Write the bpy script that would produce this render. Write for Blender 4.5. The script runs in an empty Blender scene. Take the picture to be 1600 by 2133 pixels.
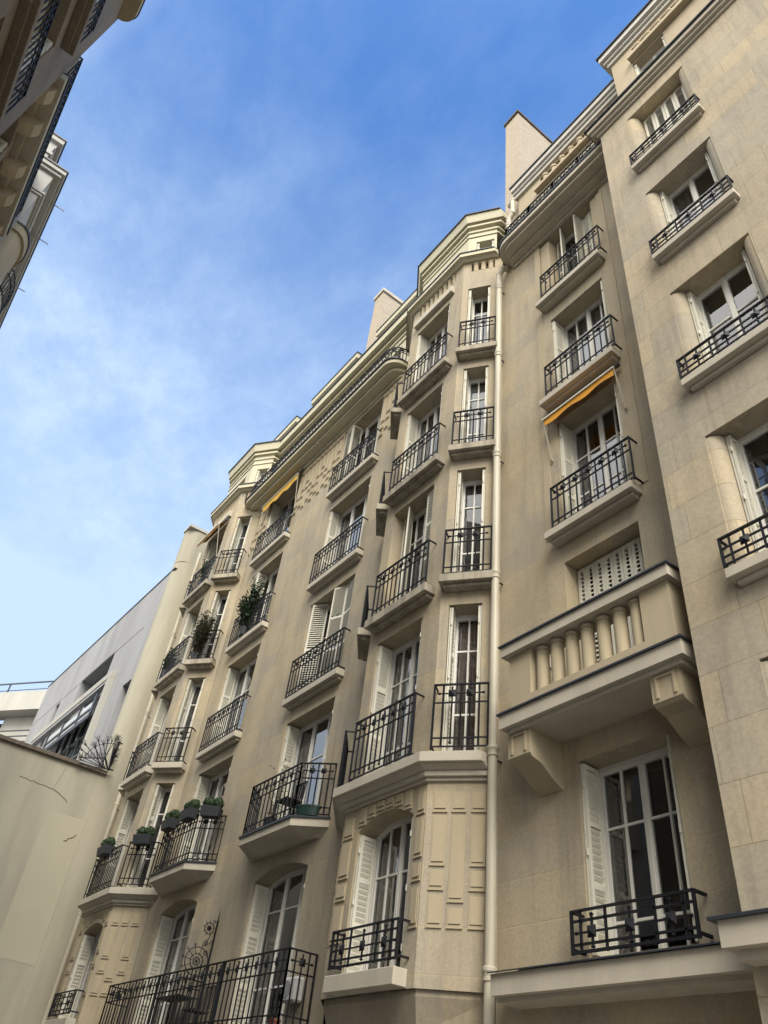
import bpy, math, random
from mathutils import Vector, Matrix
random.seed(7)
S = bpy.context.scene
COL = S.collection
R = math.radians

# ------------------------------------------------------------------ materials
def newmat(name):
    m = bpy.data.materials.new(name); m.use_nodes = True
    nt = m.node_tree; b = nt.nodes['Principled BSDF']
    return m, nt, b
def nd(nt, t, **k):
    n = nt.nodes.new(t)
    for a, v in k.items(): setattr(n, a, v)
    return n
def mixc(nt, fac, a, b, mode='MIX'):
    n = nt.nodes.new('ShaderNodeMix'); n.data_type = 'RGBA'; n.blend_type = mode
    L = nt.links
    for sock, v in ((n.inputs[0], fac), (n.inputs[6], a), (n.inputs[7], b)):
        if isinstance(v, (int, float)): sock.default_value = v
        elif isinstance(v, tuple): sock.default_value = (*v, 1) if len(v) == 3 else v
        else: L.new(v, sock)
    return n.outputs[2]
def ramp(nt, inp, p0, p1, c0=(0, 0, 0), c1=(1, 1, 1)):
    r = nd(nt, 'ShaderNodeValToRGB'); e = r.color_ramp.elements
    e[0].position = p0; e[1].position = p1; e[0].color = (*c0, 1); e[1].color = (*c1, 1)
    nt.links.new(inp, r.inputs[0]); return r.outputs[0]
def worldpos(nt, stretch=(1, 1, 1)):
    g = nd(nt, 'ShaderNodeNewGeometry'); m = nd(nt, 'ShaderNodeMapping')
    m.inputs['Scale'].default_value = stretch
    nt.links.new(g.outputs['Position'], m.inputs[0]); return g.outputs['Position'], m.outputs[0]
def noise(nt, vec, scale, detail=4, rough=.55):
    n = nd(nt, 'ShaderNodeTexNoise'); n.inputs['Scale'].default_value = scale
    n.inputs['Detail'].default_value = detail; n.inputs['Roughness'].default_value = rough
    nt.links.new(vec, n.inputs['Vector']); return n.outputs['Fac']
def bump(nt, b, h, strength, dist):
    n = nd(nt, 'ShaderNodeBump'); n.inputs['Strength'].default_value = strength
    n.inputs['Distance'].default_value = dist
    nt.links.new(h, n.inputs['Height']); nt.links.new(n.outputs[0], b.inputs['Normal'])

def stone_mat(name, c1, c2, joint, bw=1.15, rh=.523, ms=.006, stain=.35, jointmix=1, pit=.25, off=.13):
    m, nt, b = newmat(name); L = nt.links
    pos, _ = worldpos(nt)
    sep = nd(nt, 'ShaderNodeSeparateXYZ'); L.new(pos, sep.inputs[0])
    ad = nd(nt, 'ShaderNodeMath', operation='MULTIPLY_ADD'); ad.inputs[1].default_value = .9
    L.new(sep.outputs[1], ad.inputs[0]); L.new(sep.outputs[0], ad.inputs[2])
    zz = nd(nt, 'ShaderNodeMath', operation='ADD'); zz.inputs[1].default_value = off; L.new(sep.outputs[2], zz.inputs[0])
    com = nd(nt, 'ShaderNodeCombineXYZ'); L.new(ad.outputs[0], com.inputs[0]); L.new(zz.outputs[0], com.inputs[1])
    br = nd(nt, 'ShaderNodeTexBrick'); L.new(com.outputs[0], br.inputs['Vector'])
    br.inputs['Scale'].default_value = 1; br.inputs['Brick Width'].default_value = bw
    br.inputs['Row Height'].default_value = rh; br.inputs['Mortar Size'].default_value = ms
    br.inputs['Mortar Smooth'].default_value = .3; br.inputs['Bias'].default_value = 0
    br.offset = .43; br.squash = .72; br.squash_frequency = 3
    br.inputs['Color1'].default_value = (*c1, 1); br.inputs['Color2'].default_value = (*c2, 1)
    mc = tuple(c1[i] * (1 - jointmix) + joint[i] * jointmix for i in range(3))
    br.inputs['Mortar'].default_value = (*mc, 1)
    nb = noise(nt, pos, .55, 5, .6)
    _, sv = worldpos(nt, (1.3, 1.3, .3)); ns = noise(nt, sv, 1.1, 5, .6)
    nf = noise(nt, pos, 26, 4, .7)
    gray = tuple(sum(c1) / 3 * k for k in (1.0, .97, .90))
    c = mixc(nt, ramp(nt, nb, .35, .68), br.outputs['Color'], gray)
    c = mixc(nt, .75, c, br.outputs['Color'])
    _, sv2 = worldpos(nt, (5.5, 5.5, .35)); ns2 = noise(nt, sv2, 1.4, 4, .6); nm = noise(nt, pos, 3.4, 6, .68)
    c = mixc(nt, 1.0, c, ramp(nt, ns2, .50, .80, (1, 1, 1), (1 - stain * .9, 1 - stain * .85, 1 - stain * .7)), 'MULTIPLY')
    c = mixc(nt, 1.0, c, ramp(nt, nm, .3, .72, (1.05, 1.035, 1.0), (.93, .93, .95)), 'MULTIPLY')
    c = mixc(nt, 1.0, c, ramp(nt, ns, .42, .75, (1, 1, 1), (1 - stain, 1 - stain, 1 - stain * .95)), 'MULTIPLY')
    c = mixc(nt, 1.0, c, ramp(nt, nf, .28, .74, (.84, .84, .84), (1.10, 1.10, 1.10)), 'MULTIPLY')
    vs = nd(nt, 'ShaderNodeTexVoronoi'); vs.inputs['Scale'].default_value = 17; L.new(pos, vs.inputs['Vector'])
    sp = noise(nt, pos, 1.7, 3)
    spots = nd(nt, 'ShaderNodeMath', operation='MULTIPLY')
    L.new(ramp(nt, vs.outputs['Distance'], .05, .13, (1, 1, 1), (0, 0, 0)), spots.inputs[0])
    L.new(ramp(nt, sp, .45, .65), spots.inputs[1])
    f2 = nd(nt, 'ShaderNodeMath', operation='MULTIPLY'); f2.inputs[1].default_value = pit; L.new(spots.outputs[0], f2.inputs[0])
    c = mixc(nt, f2.outputs[0], c, tuple(k * .45 for k in c1))
    L.new(c, b.inputs['Base Color']); b.inputs['Roughness'].default_value = .9
    inv = nd(nt, 'ShaderNodeMath', operation='SUBTRACT'); inv.inputs[0].default_value = 1; L.new(br.outputs['Fac'], inv.inputs[1])
    s2 = nd(nt, 'ShaderNodeMath', operation='MULTIPLY_ADD'); s2.inputs[1].default_value = .55
    L.new(nf, s2.inputs[0]); L.new(inv.outputs[0], s2.inputs[2])
    bump(nt, b, s2.outputs[0], .35, .012)
    return m

def plain_mat(name, col, rough=.8, stain=.2, sc=1.2, fine=.05, bumpy=.15, metal=0, spec=.5, streak=True, bd=.004):
    m, nt, b = newmat(name); L = nt.links
    pos, sv = worldpos(nt, (1.6, 1.6, .25) if streak else (1, 1, 1))
    ns = noise(nt, sv, sc, 5, .62); nf = noise(nt, pos, 40, 3, .7)
    c = mixc(nt, 1.0, col, ramp(nt, ns, .38, .74, (1, 1, 1), (1 - stain, 1 - stain, 1 - stain)), 'MULTIPLY')
    c = mixc(nt, 1.0, c, ramp(nt, nf, .2, .8, (1 - fine,) * 3, (1 + fine,) * 3), 'MULTIPLY')
    L.new(c, b.inputs['Base Color']); b.inputs['Roughness'].default_value = rough
    b.inputs['Metallic'].default_value = metal; b.inputs['Specular IOR Level'].default_value = spec
    if bumpy: bump(nt, b, nf, bumpy, bd)
    return m

M = {}
M['stone'] = stone_mat('ashlar_stone', (.495, .412, .268), (.415, .362, .265), (.50, .41, .25), ms=.008, stain=.24)
M['stone_wing'] = stone_mat('pitted_ashlar_stone', (.525, .435, .288), (.425, .378, .285), (.34, .28, .18), bw=1.35, rh=.565, ms=.006, stain=.24, pit=.7, off=.4)
M['stone_plain'] = plain_mat('smooth_stone', (.46, .385, .265), .88, .18, 1.0)
M['sill'] = plain_mat('pale_moulded_stone', (.52, .475, .385), .85, .18, 1.5)
M['sill_old'] = plain_mat('weathered_sill_stone', (.43, .385, .30), .92, .6, 3.0, .12)
M['relief'] = plain_mat('carved_stone', (.455, .385, .262), .88, .18, 1.0)
M['cream'] = plain_mat('cream_painted_render', (.53, .495, .36), .75, .10, 1.0)
M['lead'] = plain_mat('lead_sheet', (.035, .042, .055), .45, .3, 4, .1, 0)
M['iron'] = plain_mat('black_painted_iron', (.012, .013, .017), .6, .3, 6, .1, 0, spec=.3)
M['white'] = plain_mat('white_joinery_paint', (.73, .72, .67), .45, .12, 2, .02, 0)
M['shutter'] = plain_mat('cream_shutter_paint', (.71, .69, .585), .55, .18, 2, .03, 0)
M['pipe'] = plain_mat('cream_pipe_paint', (.54, .50, .395), .5, .34, 2, .04, 0)
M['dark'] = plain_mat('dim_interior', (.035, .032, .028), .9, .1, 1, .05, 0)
M['orange'] = plain_mat('orange_awning_cloth', (.78, .36, .03), .8, .12, 3, .05, .1)
M['mustard'] = plain_mat('mustard_awning_cloth', (.62, .37, .045), .8, .15, 3, .05, .1)
M['brown_awn'] = plain_mat('brown_awning_cloth', (.30, .15, .035), .8, .2, 3, .05, .1)
M['gray'] = plain_mat('grey_concrete_render', (.34, .345, .355), .85, .28, .8, .04)
M['plaster'] = plain_mat('pale_plaster', (.42, .395, .31), .9, .24, .9, .04, .15, streak=True)
M['whiterender'] = plain_mat('white_render', (.47, .46, .42), .85, .15, 1)
M['coping'] = plain_mat('dirty_coping_stone', (.16, .135, .105), .95, .5, 5, .2)
M['planter'] = plain_mat('dark_zinc_planter', (.028, .032, .038), .6, .2, 5, .1, 0)
M['trough'] = plain_mat('dark_green_plastic', (.01, .035, .03), .5, .1, 5, .05, 0)
M['terracotta'] = plain_mat('terracotta', (.32, .11, .06), .8, .2, 5)
M['asphalt'] = plain_mat('asphalt', (.12, .115, .11), .9, .2, 1, .2, .4, streak=False)
M['paving'] = plain_mat('pavement_slabs', (.34, .32, .28), .9, .2, 1, .1, .3, streak=False)
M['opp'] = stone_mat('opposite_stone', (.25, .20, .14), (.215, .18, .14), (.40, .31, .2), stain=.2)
M['crack'] = plain_mat('crack', (.16, .13, .09), 1, .1, 4, .1, 0)
M['patch'] = plain_mat('patched_plaster', (.435, .41, .31), .9, .1, .6, .03, .1, streak=False)
M['acwhite'] = plain_mat('white_plastic', (.7, .7, .68), .4, .05, 3, .02, 0)
M['frame'] = plain_mat('pale_concrete_frame', (.42, .41, .37), .85, .15, 1)
M['pale_cornice'] = plain_mat('pale_cornice_paint', (.56, .54, .48), .7, .15, 2)
M['wood'] = plain_mat('dark_garden_wood', (.05, .04, .03), .7, .2, 3, .1, 0)
M['glassroof'] = plain_mat('pale_roof_panel', (.6, .62, .62), .3, .05, 3, .02, 0)
M['roof'] = plain_mat('zinc_roof', (.17, .18, .20), .5, .2, 1, .05, 0)

def brick_mat():
    m, nt, b = newmat('pale_chimney_brick'); L = nt.links
    pos, _ = worldpos(nt); sep = nd(nt, 'ShaderNodeSeparateXYZ'); L.new(pos, sep.inputs[0])
    ad = nd(nt, 'ShaderNodeMath', operation='ADD'); L.new(sep.outputs[1], ad.inputs[0]); L.new(sep.outputs[0], ad.inputs[1])
    com = nd(nt, 'ShaderNodeCombineXYZ'); L.new(ad.outputs[0], com.inputs[0]); L.new(sep.outputs[2], com.inputs[1])
    br = nd(nt, 'ShaderNodeTexBrick'); L.new(com.outputs[0], br.inputs['Vector'])
    br.inputs['Scale'].default_value = 1; br.inputs['Brick Width'].default_value = .23; br.inputs['Row Height'].default_value = .075
    br.inputs['Mortar Size'].default_value = .008
    br.inputs['Color1'].default_value = (.52, .44, .33, 1); br.inputs['Color2'].default_value = (.44, .37, .28, 1)
    br.inputs['Mortar'].default_value = (.30, .26, .20, 1)
    L.new(br.outputs['Color'], b.inputs['Base Color']); b.inputs['Roughness'].default_value = .9
    inv = nd(nt, 'ShaderNodeMath', operation='SUBTRACT'); inv.inputs[0].default_value = 1; L.new(br.outputs['Fac'], inv.inputs[1])
    bump(nt, b, inv.outputs[0], .4, .01); return m
M['brick'] = brick_mat()

def glass_mat():
    m = bpy.data.materials.new('window_glass'); m.use_nodes = True; nt = m.node_tree; L = nt.links
    nt.nodes.clear(); out = nd(nt, 'ShaderNodeOutputMaterial')
    tr = nd(nt, 'ShaderNodeBsdfTransparent'); tr.inputs[0].default_value = (.86, .89, .90, 1)
    gl = nd(nt, 'ShaderNodeBsdfGlossy'); gl.inputs['Roughness'].default_value = .015; gl.inputs[0].default_value = (.95, .97, 1, 1)
    fr = nd(nt, 'ShaderNodeFresnel'); fr.inputs[0].default_value = 1.52
    pos, _ = worldpos(nt); n = noise(nt, pos, 1.3, 1)
    bp_ = nd(nt, 'ShaderNodeBump'); bp_.inputs['Strength'].default_value = .25; bp_.inputs['Distance'].default_value = .02
    L.new(n, bp_.inputs['Height']); L.new(bp_.outputs[0], gl.inputs['Normal'])
    mm = nd(nt, 'ShaderNodeMath', operation='MULTIPLY_ADD', use_clamp=True); mm.inputs[1].default_value = 1.7; mm.inputs[2].default_value = .06
    L.new(fr.outputs[0], mm.inputs[0])
    mx = nd(nt, 'ShaderNodeMixShader'); L.new(mm.outputs[0], mx.inputs[0]); L.new(tr.outputs[0], mx.inputs[1]); L.new(gl.outputs[0], mx.inputs[2])
    L.new(mx.outputs[0], out.inputs[0]); return m
M['glass'] = glass_mat()

def curtain_mat(name, col):
    m, nt, b = newmat(name); L = nt.links
    pos, _ = worldpos(nt); n = noise(nt, pos, 3, 3)
    L.new(mixc(nt, ramp(nt, n, .3, .7), tuple(k * .8 for k in col), col), b.inputs['Base Color'])
    b.inputs['Roughness'].default_value = .9
    return m
M['cur_white'] = curtain_mat('white_net_curtain', (.46, .45, .42))
M['cur_gray'] = curtain_mat('grey_net_curtain', (.24, .235, .22))
M['cur_red'] = curtain_mat('rust_curtain', (.38, .23, .16))
M['cur_pink'] = curtain_mat('faded_pink_curtain', (.42, .33, .28))
M['cur_blind'] = curtain_mat('pale_blind', (.48, .49, .48))

def leaf_mat(name, c1, c2):
    m, nt, b = newmat(name); L = nt.links
    pos, _ = worldpos(nt); n = noise(nt, pos, 25, 2)
    L.new(mixc(nt, ramp(nt, n, .3, .7), c1, c2), b.inputs['Base Color']); b.inputs['Roughness'].default_value = .7
    return m
M['box'] = leaf_mat('boxwood_leaf', (.010, .024, .008), (.055, .10, .035))
M['leaf'] = leaf_mat('dark_leaf', (.012, .03, .012), (.035, .075, .03))
M['dry'] = leaf_mat('withered_leaf', (.04, .03, .018), (.06, .07, .03))
M['twig'] = leaf_mat('twig', (.12, .09, .05), (.2, .17, .09))

# ------------------------------------------------------------------ geometry helpers
class Fr:
    """vertical wall frame: u runs along the wall, d outwards, z up"""
    def __init__(s, O, U, N): s.O = O; s.U = U; s.N = N
    def p(s, u, d, z): return (s.O[0] + s.U[0] * u + s.N[0] * d, s.O[1] + s.U[1] * u + s.N[1] * d, z)
def FX(y): return Fr((0, y), (1, 0), (0, -1))
def FO(y): return Fr((0, y), (1, 0), (0, 1))
def seg(P, Q, flip=False):
    dx, dy = Q[0] - P[0], Q[1] - P[1]; l = math.hypot(dx, dy); U = (dx / l, dy / l)
    N = (U[1], -U[0]) if not flip else (-U[1], U[0])
    return Fr(P, U, N), l

class MB:
    def __init__(s): s.v = []; s.f = []; s.mi = []; s.m = 0
    def mat(s, i): s.m = i; return s
    def add(s, vs, fs):
        n = len(s.v); s.v += vs; s.f += [tuple(i + n for i in f) for f in fs]; s.mi += [s.m] * len(fs)
    BF = [(0, 3, 2, 1), (4, 5, 6, 7), (0, 1, 5, 4), (1, 2, 6, 5), (2, 3, 7, 6), (3, 0, 4, 7)]
    def box(s, F, u0, u1, d0, d1, z0, z1):
        s.add([F.p(u, d, z) for z in (z0, z1) for u, d in ((u0, d0), (u1, d0), (u1, d1), (u0, d1))], MB.BF)
    def wbox(s, x0, x1, y0, y1, z0, z1):
        s.add([(x, y, z) for z in (z0, z1) for x, y in ((x0, y0), (x1, y0), (x1, y1), (x0, y1))], MB.BF)
    def quad(s, a, b, c, d): s.add([a, b, c, d], [(0, 1, 2, 3)])
    def poly(s, pts, z0, z1, taper=None):
        n = len(pts); t = taper or pts
        s.add([(x, y, z0) for x, y in t] + [(x, y, z1) for x, y in pts],
              [tuple(range(n))[::-1], tuple(range(n, 2 * n))] + [(i, (i + 1) % n, n + (i + 1) % n, n + i) for i in range(n)])
    def fpoly(s, F, pts, d0, d1):
        n = len(pts)
        s.add([F.p(u, d0, z) for u, z in pts] + [F.p(u, d1, z) for u, z in pts],
              [tuple(range(n)), tuple(range(n, 2 * n))[::-1]] + [(i, (i + 1) % n, n + (i + 1) % n, n + i) for i in range(n)])
    def bar(s, a, b, w, h=None):
        a = Vector(a); b = Vector(b); d = (b - a)
        if d.length < 1e-5: return
        d.normalize(); up = Vector((0, 0, 1)) if abs(d.z) < .95 else Vector((0, 1, 0))
        x = d.cross(up).normalized() * (w / 2); y = x.cross(d).normalized() * ((h or w) / 2)
        s.add([tuple(p + i * x + j * y) for p in (a, b) for i, j in ((-1, -1), (1, -1), (1, 1), (-1, 1))], MB.BF)
    def cyl(s, a, b, r0, r1=None, n=12):
        a = Vector(a); b = Vector(b); r1 = r0 if r1 is None else r1; d = (b - a).normalized()
        up = Vector((0, 0, 1)) if abs(d.z) < .95 else Vector((0, 1, 0)); x = d.cross(up).normalized(); y = x.cross(d)
        vs = [tuple(p + r * (x * math.cos(t) + y * math.sin(t))) for p, r in ((a, r0), (b, r1)) for t in [2 * math.pi * i / n for i in range(n)]]
        s.add(vs, [tuple(range(n))[::-1], tuple(range(n, 2 * n))] + [(i, (i + 1) % n, n + (i + 1) % n, n + i) for i in range(n)])
    def lathe(s, c, prof, n=14, tilt=None):
        vs = []; fs = []
        for r, z in prof: vs += [(c[0] + r * math.cos(2 * math.pi * i / n), c[1] + r * math.sin(2 * math.pi * i / n), c[2] + z) for i in range(n)]
        for k in range(len(prof) - 1): fs += [(k * n + i, k * n + (i + 1) % n, (k + 1) * n + (i + 1) % n, (k + 1) * n + i) for i in range(n)]
        s.add(vs, fs)
    def build(s, name, mats, parent=None, label=None, smooth=False, bevel=0):
        if not s.v: return None
        if isinstance(mats, str): mats = [mats]
        me = bpy.data.meshes.new(name); o0 = Vector(parent['_o']) if parent is not None else Vector((0, 0, 0))
        me.from_pydata([tuple(Vector(v) - o0) for v in s.v], [], s.f)
        for k in mats: me.materials.append(M[k])
        me.polygons.foreach_set('material_index', s.mi)
        if smooth: me.polygons.foreach_set('use_smooth', [True] * len(me.polygons))
        me.update(); o = bpy.data.objects.new(name, me); COL.objects.link(o)
        if parent is not None: o.parent = parent; o['_o'] = parent['_o']
        if label: o['label'] = label
        if bevel:
            b = o.modifiers.new('edge', 'BEVEL'); b.width = bevel; b.segments = 1; b.limit_method = 'ANGLE'
        return o
def thing(name, loc, label, cat, group=None):
    o = bpy.data.objects.new(name, None); COL.objects.link(o); o.location = loc; o['_o'] = list(map(float, loc))
    o['label'] = label; o['category'] = cat
    if group: o['group'] = group
    return o
def tag(o, label, cat, group=None):
    o['label'] = label; o['category'] = cat
    if group: o['group'] = group
def structure(mb, name, mat): o = mb.build(name, mat); o['kind'] = 'structure'; return o

ARCN = 14
def arc_pts(u0, u1, zs, rise):
    w = (u1 - u0) / 2; c = (u0 + u1) / 2; r = (w * w + rise * rise) / (2 * rise); cz = zs + rise - r; a = math.asin(w / r)
    return [(c + r * math.sin(-a + 2 * a * i / ARCN), cz + r * math.cos(-a + 2 * a * i / ARCN)) for i in range(ARCN + 1)]
def wall(mb, F, u0, u1, z0, z1, holes=(), rd=.36, d=0):
    """holes: (u0,u1,z0,z1[,rise[,flare]])"""
    hs = [tuple(h) + (0,) * (6 - len(h)) for h in holes]
    us = sorted({u0, u1} | {v for h in hs for v in (h[0], h[1]) if u0 < v < u1})
    zs = sorted({z0, z1} | {v for h in hs for v in (h[2], h[3] + h[4]) if z0 < v < z1})
    for i in range(len(us) - 1):
        for j in range(len(zs) - 1):
            cu, cz = (us[i] + us[i + 1]) / 2, (zs[j] + zs[j + 1]) / 2
            if any(h[0] < cu < h[1] and h[2] < cz < h[3] + h[4] for h in hs): continue
            mb.quad(F.p(us[i], d, zs[j]), F.p(us[i + 1], d, zs[j]), F.p(us[i + 1], d, zs[j + 1]), F.p(us[i], d, zs[j + 1]))
    for a, b, c, e, rise, fl in hs:
        mb.quad(F.p(a, d, c), F.p(a, d - rd, c), F.p(a, d - rd, e), F.p(a, d, e))
        mb.quad(F.p(b, d, c), F.p(b, d - rd, c), F.p(b, d - rd, e), F.p(b, d, e))
        mb.quad(F.p(a, d, c), F.p(b, d, c), F.p(b, d - rd, c), F.p(a, d - rd, c))
        if rise:
            P = arc_pts(a, b, e, rise); top = e + rise
            for k in range(ARCN):
                (x, y), (x2, y2) = P[k], P[k + 1]
                mb.quad(F.p(x, d, y), F.p(x2, d, y2), F.p(x2, d, top), F.p(x, d, top))
                mb.quad(F.p(x, d, y), F.p(x2, d, y2), F.p(x2, d - rd, y2), F.p(x, d - rd, y))
        else:
            mb.quad(F.p(a, d, e), F.p(b, d, e), F.p(b, d - rd, e), F.p(a, d - rd, e))
        if fl:   # rounded jamb shafts inside the opening (quarter rounds)
            for sg, base in ((1, a), (-1, b)):
                n = 8; prof = [(base + sg * fl * math.sin(math.pi / 2 * k / n), d - .012 - fl * (1 - math.cos(math.pi / 2 * k / n))) for k in range(n + 1)]
                prof.append((base + sg * fl, d - rd))
                for k in range(len(prof) - 1):
                    (x, y), (x2, y2) = prof[k], prof[k + 1]
                    mb.quad(F.p(x, y, c), F.p(x2, y2, c), F.p(x2, y2, e - .03), F.p(x, y, e - .03))
                topf = [F.p(x, y, e - .03) for x, y in prof] + [F.p(base, d - rd, e - .03), F.p(base, d - .012, e - .03)]
                mb.add(topf, [tuple(range(len(topf)))])

def louver(mb, F, p, q, z0, z1, step=.055, rails=(), w=.035, tilt=1):
    """louvred leaf between plan points p,q given as (u,d)"""
    a = F.p(p[0], p[1], 0); b = F.p(q[0], q[1], 0); G, l = seg(a[:2], b[:2])
    t = .014 
    mb.box(G, 0, w, -t, t, z0, z1); mb.box(G, l - w, l, -t, t, z0, z1)
    mb.box(G, w, l - w, -t, t, z0, z0 + .09); mb.box(G, w, l - w, -t, t, z1 - .06, z1)
    zz = [z0 + (z1 - z0) * k for k in rails]
    for r in zz: mb.box(G, w, l - w, -t, t, r - .03, r + .03)
    z = z0 + .10; s = .013 * tilt
    while z < z1 - .09:
        if not any(abs(z - r) < .05 for r in zz):
            mb.add([G.p(u, dd, z + k) for u, dd, k in ((w, s, 0), (l - w, s, 0), (l - w, -s, step * .55), (w, -s, step * .55),
                    (w, s, .007), (l - w, s, .007), (l - w, -s, step * .55 + .007), (w, -s, step * .55 + .007))], MB.BF)
        z += step

def window(B, F, u0, u1, z0, z1, depth=.33, leaves=2, cols=2, bars=(.28, .80), rise=0, shut='side', cur=None, curpos='full', kick=.12, label=None, room=True, stack=.27, fine=True, sd=.035):
    dz = -depth; zt = z1 + rise
    f = MB(); fw = .05
    a0, a1 = u0, u1
    f.box(F, a0, a0 + fw, dz - .07, dz, z0, zt); f.box(F, a1 - fw, a1, dz - .07, dz, z0, zt)
    f.box(F, a0 + fw, a1 - fw, dz - .07, dz - .002, zt - fw, zt); f.box(F, a0 + fw, a1 - fw, dz - .07, dz - .002, z0, z0 + .04)
    if rise:
        P = arc_pts(a0, a1, z1, rise)
        for k in range(ARCN):
            (x, y), (x2, y2) = P[k], P[k + 1]
            f.fpoly(F, [(x, y - .07), (x2, y2 - .07), (x2, y2 + .03), (x, y + .03)], dz - .072, dz + .004)
    iw = (a1 - a0 - 2 * fw) / leaves; panes = []
    for i in range(leaves):
        s0 = a0 + fw + i * iw; s1 = s0 + iw; st = .045
        f.box(F, s0 + .003, s0 + st, dz - .065, dz - .012, z0 + .04, zt - fw); f.box(F, s1 - st, s1 - .003, dz - .065, dz - .012, z0 + .04, zt - fw)
        f.box(F, s0 + st, s1 - st, dz - .065, dz - .014, zt - fw - .05, zt - fw)
        f.box(F, s0 + st, s1 - st, dz - .065, dz - .014, z0 + .04, z0 + .04 + kick)
        zb = z0 + .04 + kick; H = zt - fw - .05 - zb
        for k in range(1, cols): 
            c = s0 + st + (iw - 2 * st) * k / cols
            f.box(F, c - .014, c + .014, dz - .055, dz - .018, zb, zt - fw - .05)
        for t in bars:
            z = zt - fw - .05 - H * t
            f.box(F, s0 + st, s1 - st, dz - .057, dz - .020, z - .015, z + .015)
        panes.append((s0 + st, s1 - st, zb, zt - fw - .05))
        if i: f.box(F, s0 - .022, s0 + .022, dz - .03, dz + .006, z0 + .045, zt - fw - .005)
    f.mat(1)
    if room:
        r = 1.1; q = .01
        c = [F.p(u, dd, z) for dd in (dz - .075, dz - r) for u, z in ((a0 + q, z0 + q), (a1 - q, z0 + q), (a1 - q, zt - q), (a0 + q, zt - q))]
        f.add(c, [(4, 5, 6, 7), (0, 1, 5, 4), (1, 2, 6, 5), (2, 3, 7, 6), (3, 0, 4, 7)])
    W = f.build('window', ['white', 'dark'], B, label)
    g = MB()
    for s0, s1, zb, ztp in panes: g.quad(F.p(s0, dz - .04, zb), F.p(s1, dz - .04, zb), F.p(s1, dz - .04, ztp), F.p(s0, dz - .04, ztp))
    g.build('pane', 'glass', W)
    if cur:
        c = MB(); spans = {'full': [(a0 + fw, a1 - fw)], 'left': [(a0 + fw, a0 + (a1 - a0) * .34)], 'right': [(a1 - (a1 - a0) * .34, a1 - fw)],
                           'sides': [(a0 + fw, a0 + (a1 - a0) * .3), (a1 - (a1 - a0) * .3, a1 - fw)]}[curpos]
        for (x0, x1) in spans:
            n = max(8, int((x1 - x0) / .025)); fold = 0 if cur == 'cur_blind' else .022
            for k in range(n):
                xa, xb = x0 + (x1 - x0) * k / n, x0 + (x1 - x0) * (k + 1) / n
                da, db = [dz - .16 + fold * math.sin(x * 55) + fold * .5 * math.sin(x * 23 + 1) for x in (xa, xb)]
                c.quad(F.p(xa, da, z0 + .05), F.p(xb, db, z0 + .05), F.p(xb, db, zt - .06), F.p(xa, da, zt - .06))
        c.build('curtain', cur, W, smooth=True)
    zs1 = z1 - .03; zs0 = z0 + .03
    stp = .075 if fine else .16
    def leaf(*a, **k):
        s = MB(); louver(s, F, *a, **k); s.build('shutter', 'shutter', W)
    if shut == 'side':
        for sg, b in ((1, u0), (-1, u1)):
            s = MB(); louver(s, F, (b + sg * .055, -sd), (b + sg * .055, -sd - stack), zs0, zs1, step=stp, rails=(.33, .66), w=.045, tilt=-.7)
            s.box(F, b + sg * .012, b + sg * .03, -sd - stack, .005 - sd, zs0, zs1)
            s.box(F, b + sg * .036, b + sg * .040, -sd - stack, -.005 - sd, zs0 + .01, zs1 - .01)
            for zz in (.12, .5, .88): s.cyl(F.p(b + sg * .05, .013 - sd, zs0 + (zs1 - zs0) * zz - .04), F.p(b + sg * .05, .013 - sd, zs0 + (zs1 - zs0) * zz + .04), .012, n=6)
            s.build('shutter', 'shutter', W)
    elif shut == 'closed':
        n = 8 if u1 - u0 > 1 else 4; w = (u1 - u0 - .04) / n
        for i in range(n): leaf((u0 + .02 + i * w + .004, dz + .06), (u0 + .02 + (i + 1) * w - .004, dz + .06), zs0, zs1, step=.075, rails=(.5,), w=.050)
    elif shut == 'ajar':      # folding leaves half closed: narrow leaf in plane, next standing out, both sides
        w = (u1 - u0) / 5.2; de = dz + .05
        leaf((u0 + .02, de), (u0 + w, de), zs0, zs1, step=.06, rails=(.5,)); leaf((u0 + w + .01, de), (u0 + w + .12, -.02), zs0, zs1, step=.06, rails=(.5,))
        leaf((u1 - .02, de), (u1 - w * .75, de + .06), zs0, zs1, step=.06, rails=(.5,)); leaf((u1 - w * .75, de + .06), (u1 - w * 1.7, de + .02), zs0, zs1, step=.06, rails=(.5,))
        leaf((u1 - w * 1.72, de + .02), (u1 - w * 1.9, -.0), zs0, zs1, step=.06, rails=(.5,))
    elif shut == 'righthalf':  # left leaf half open, right leaves swung out over the opening
        w = (u1 - u0) / 4
        leaf((u0 + .02, dz + .05), (u0 + .10, -.02), zs0, zs1, step=.06, rails=(.5,)); leaf((u0 + .12, -.02), (u0 + w * .9, dz + .06), zs0, zs1, step=.06, rails=(.5,))
        leaf((u1 - .02, -.06), (u1 - w, -.14), zs0, zs1, step=.06, rails=(.33, .66)); leaf((u1 - w, -.14), (u1 - w * 1.75, -.0), zs0, zs1, step=.06, rails=(.33, .66))
    elif shut == 'leftopen':
        w = (u1 - u0) / 4.5
        leaf((u0 + .03, -.05), (u0 + w, .0), zs0, zs1, step=.06, rails=(.5,)); leaf((u0 + w + .02, .0), (u0 + w * 1.15, dz + .05), zs0, zs1, step=.06, rails=(.5,))
        leaf((u1 - .05, -.035), (u1 - .05, -.30), zs0, zs1, step=stp, rails=(.5,))
    elif shut == 'rightfront':
        leaf((u0 + .03, dz + .06), (u0 + .30, dz + .05), zs0, zs1, step=.06, rails=(.5,)); leaf((u0 + .30, dz + .05), (u0 + .46, -.05), zs0, zs1, step=.06, rails=(.5,))
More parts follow.
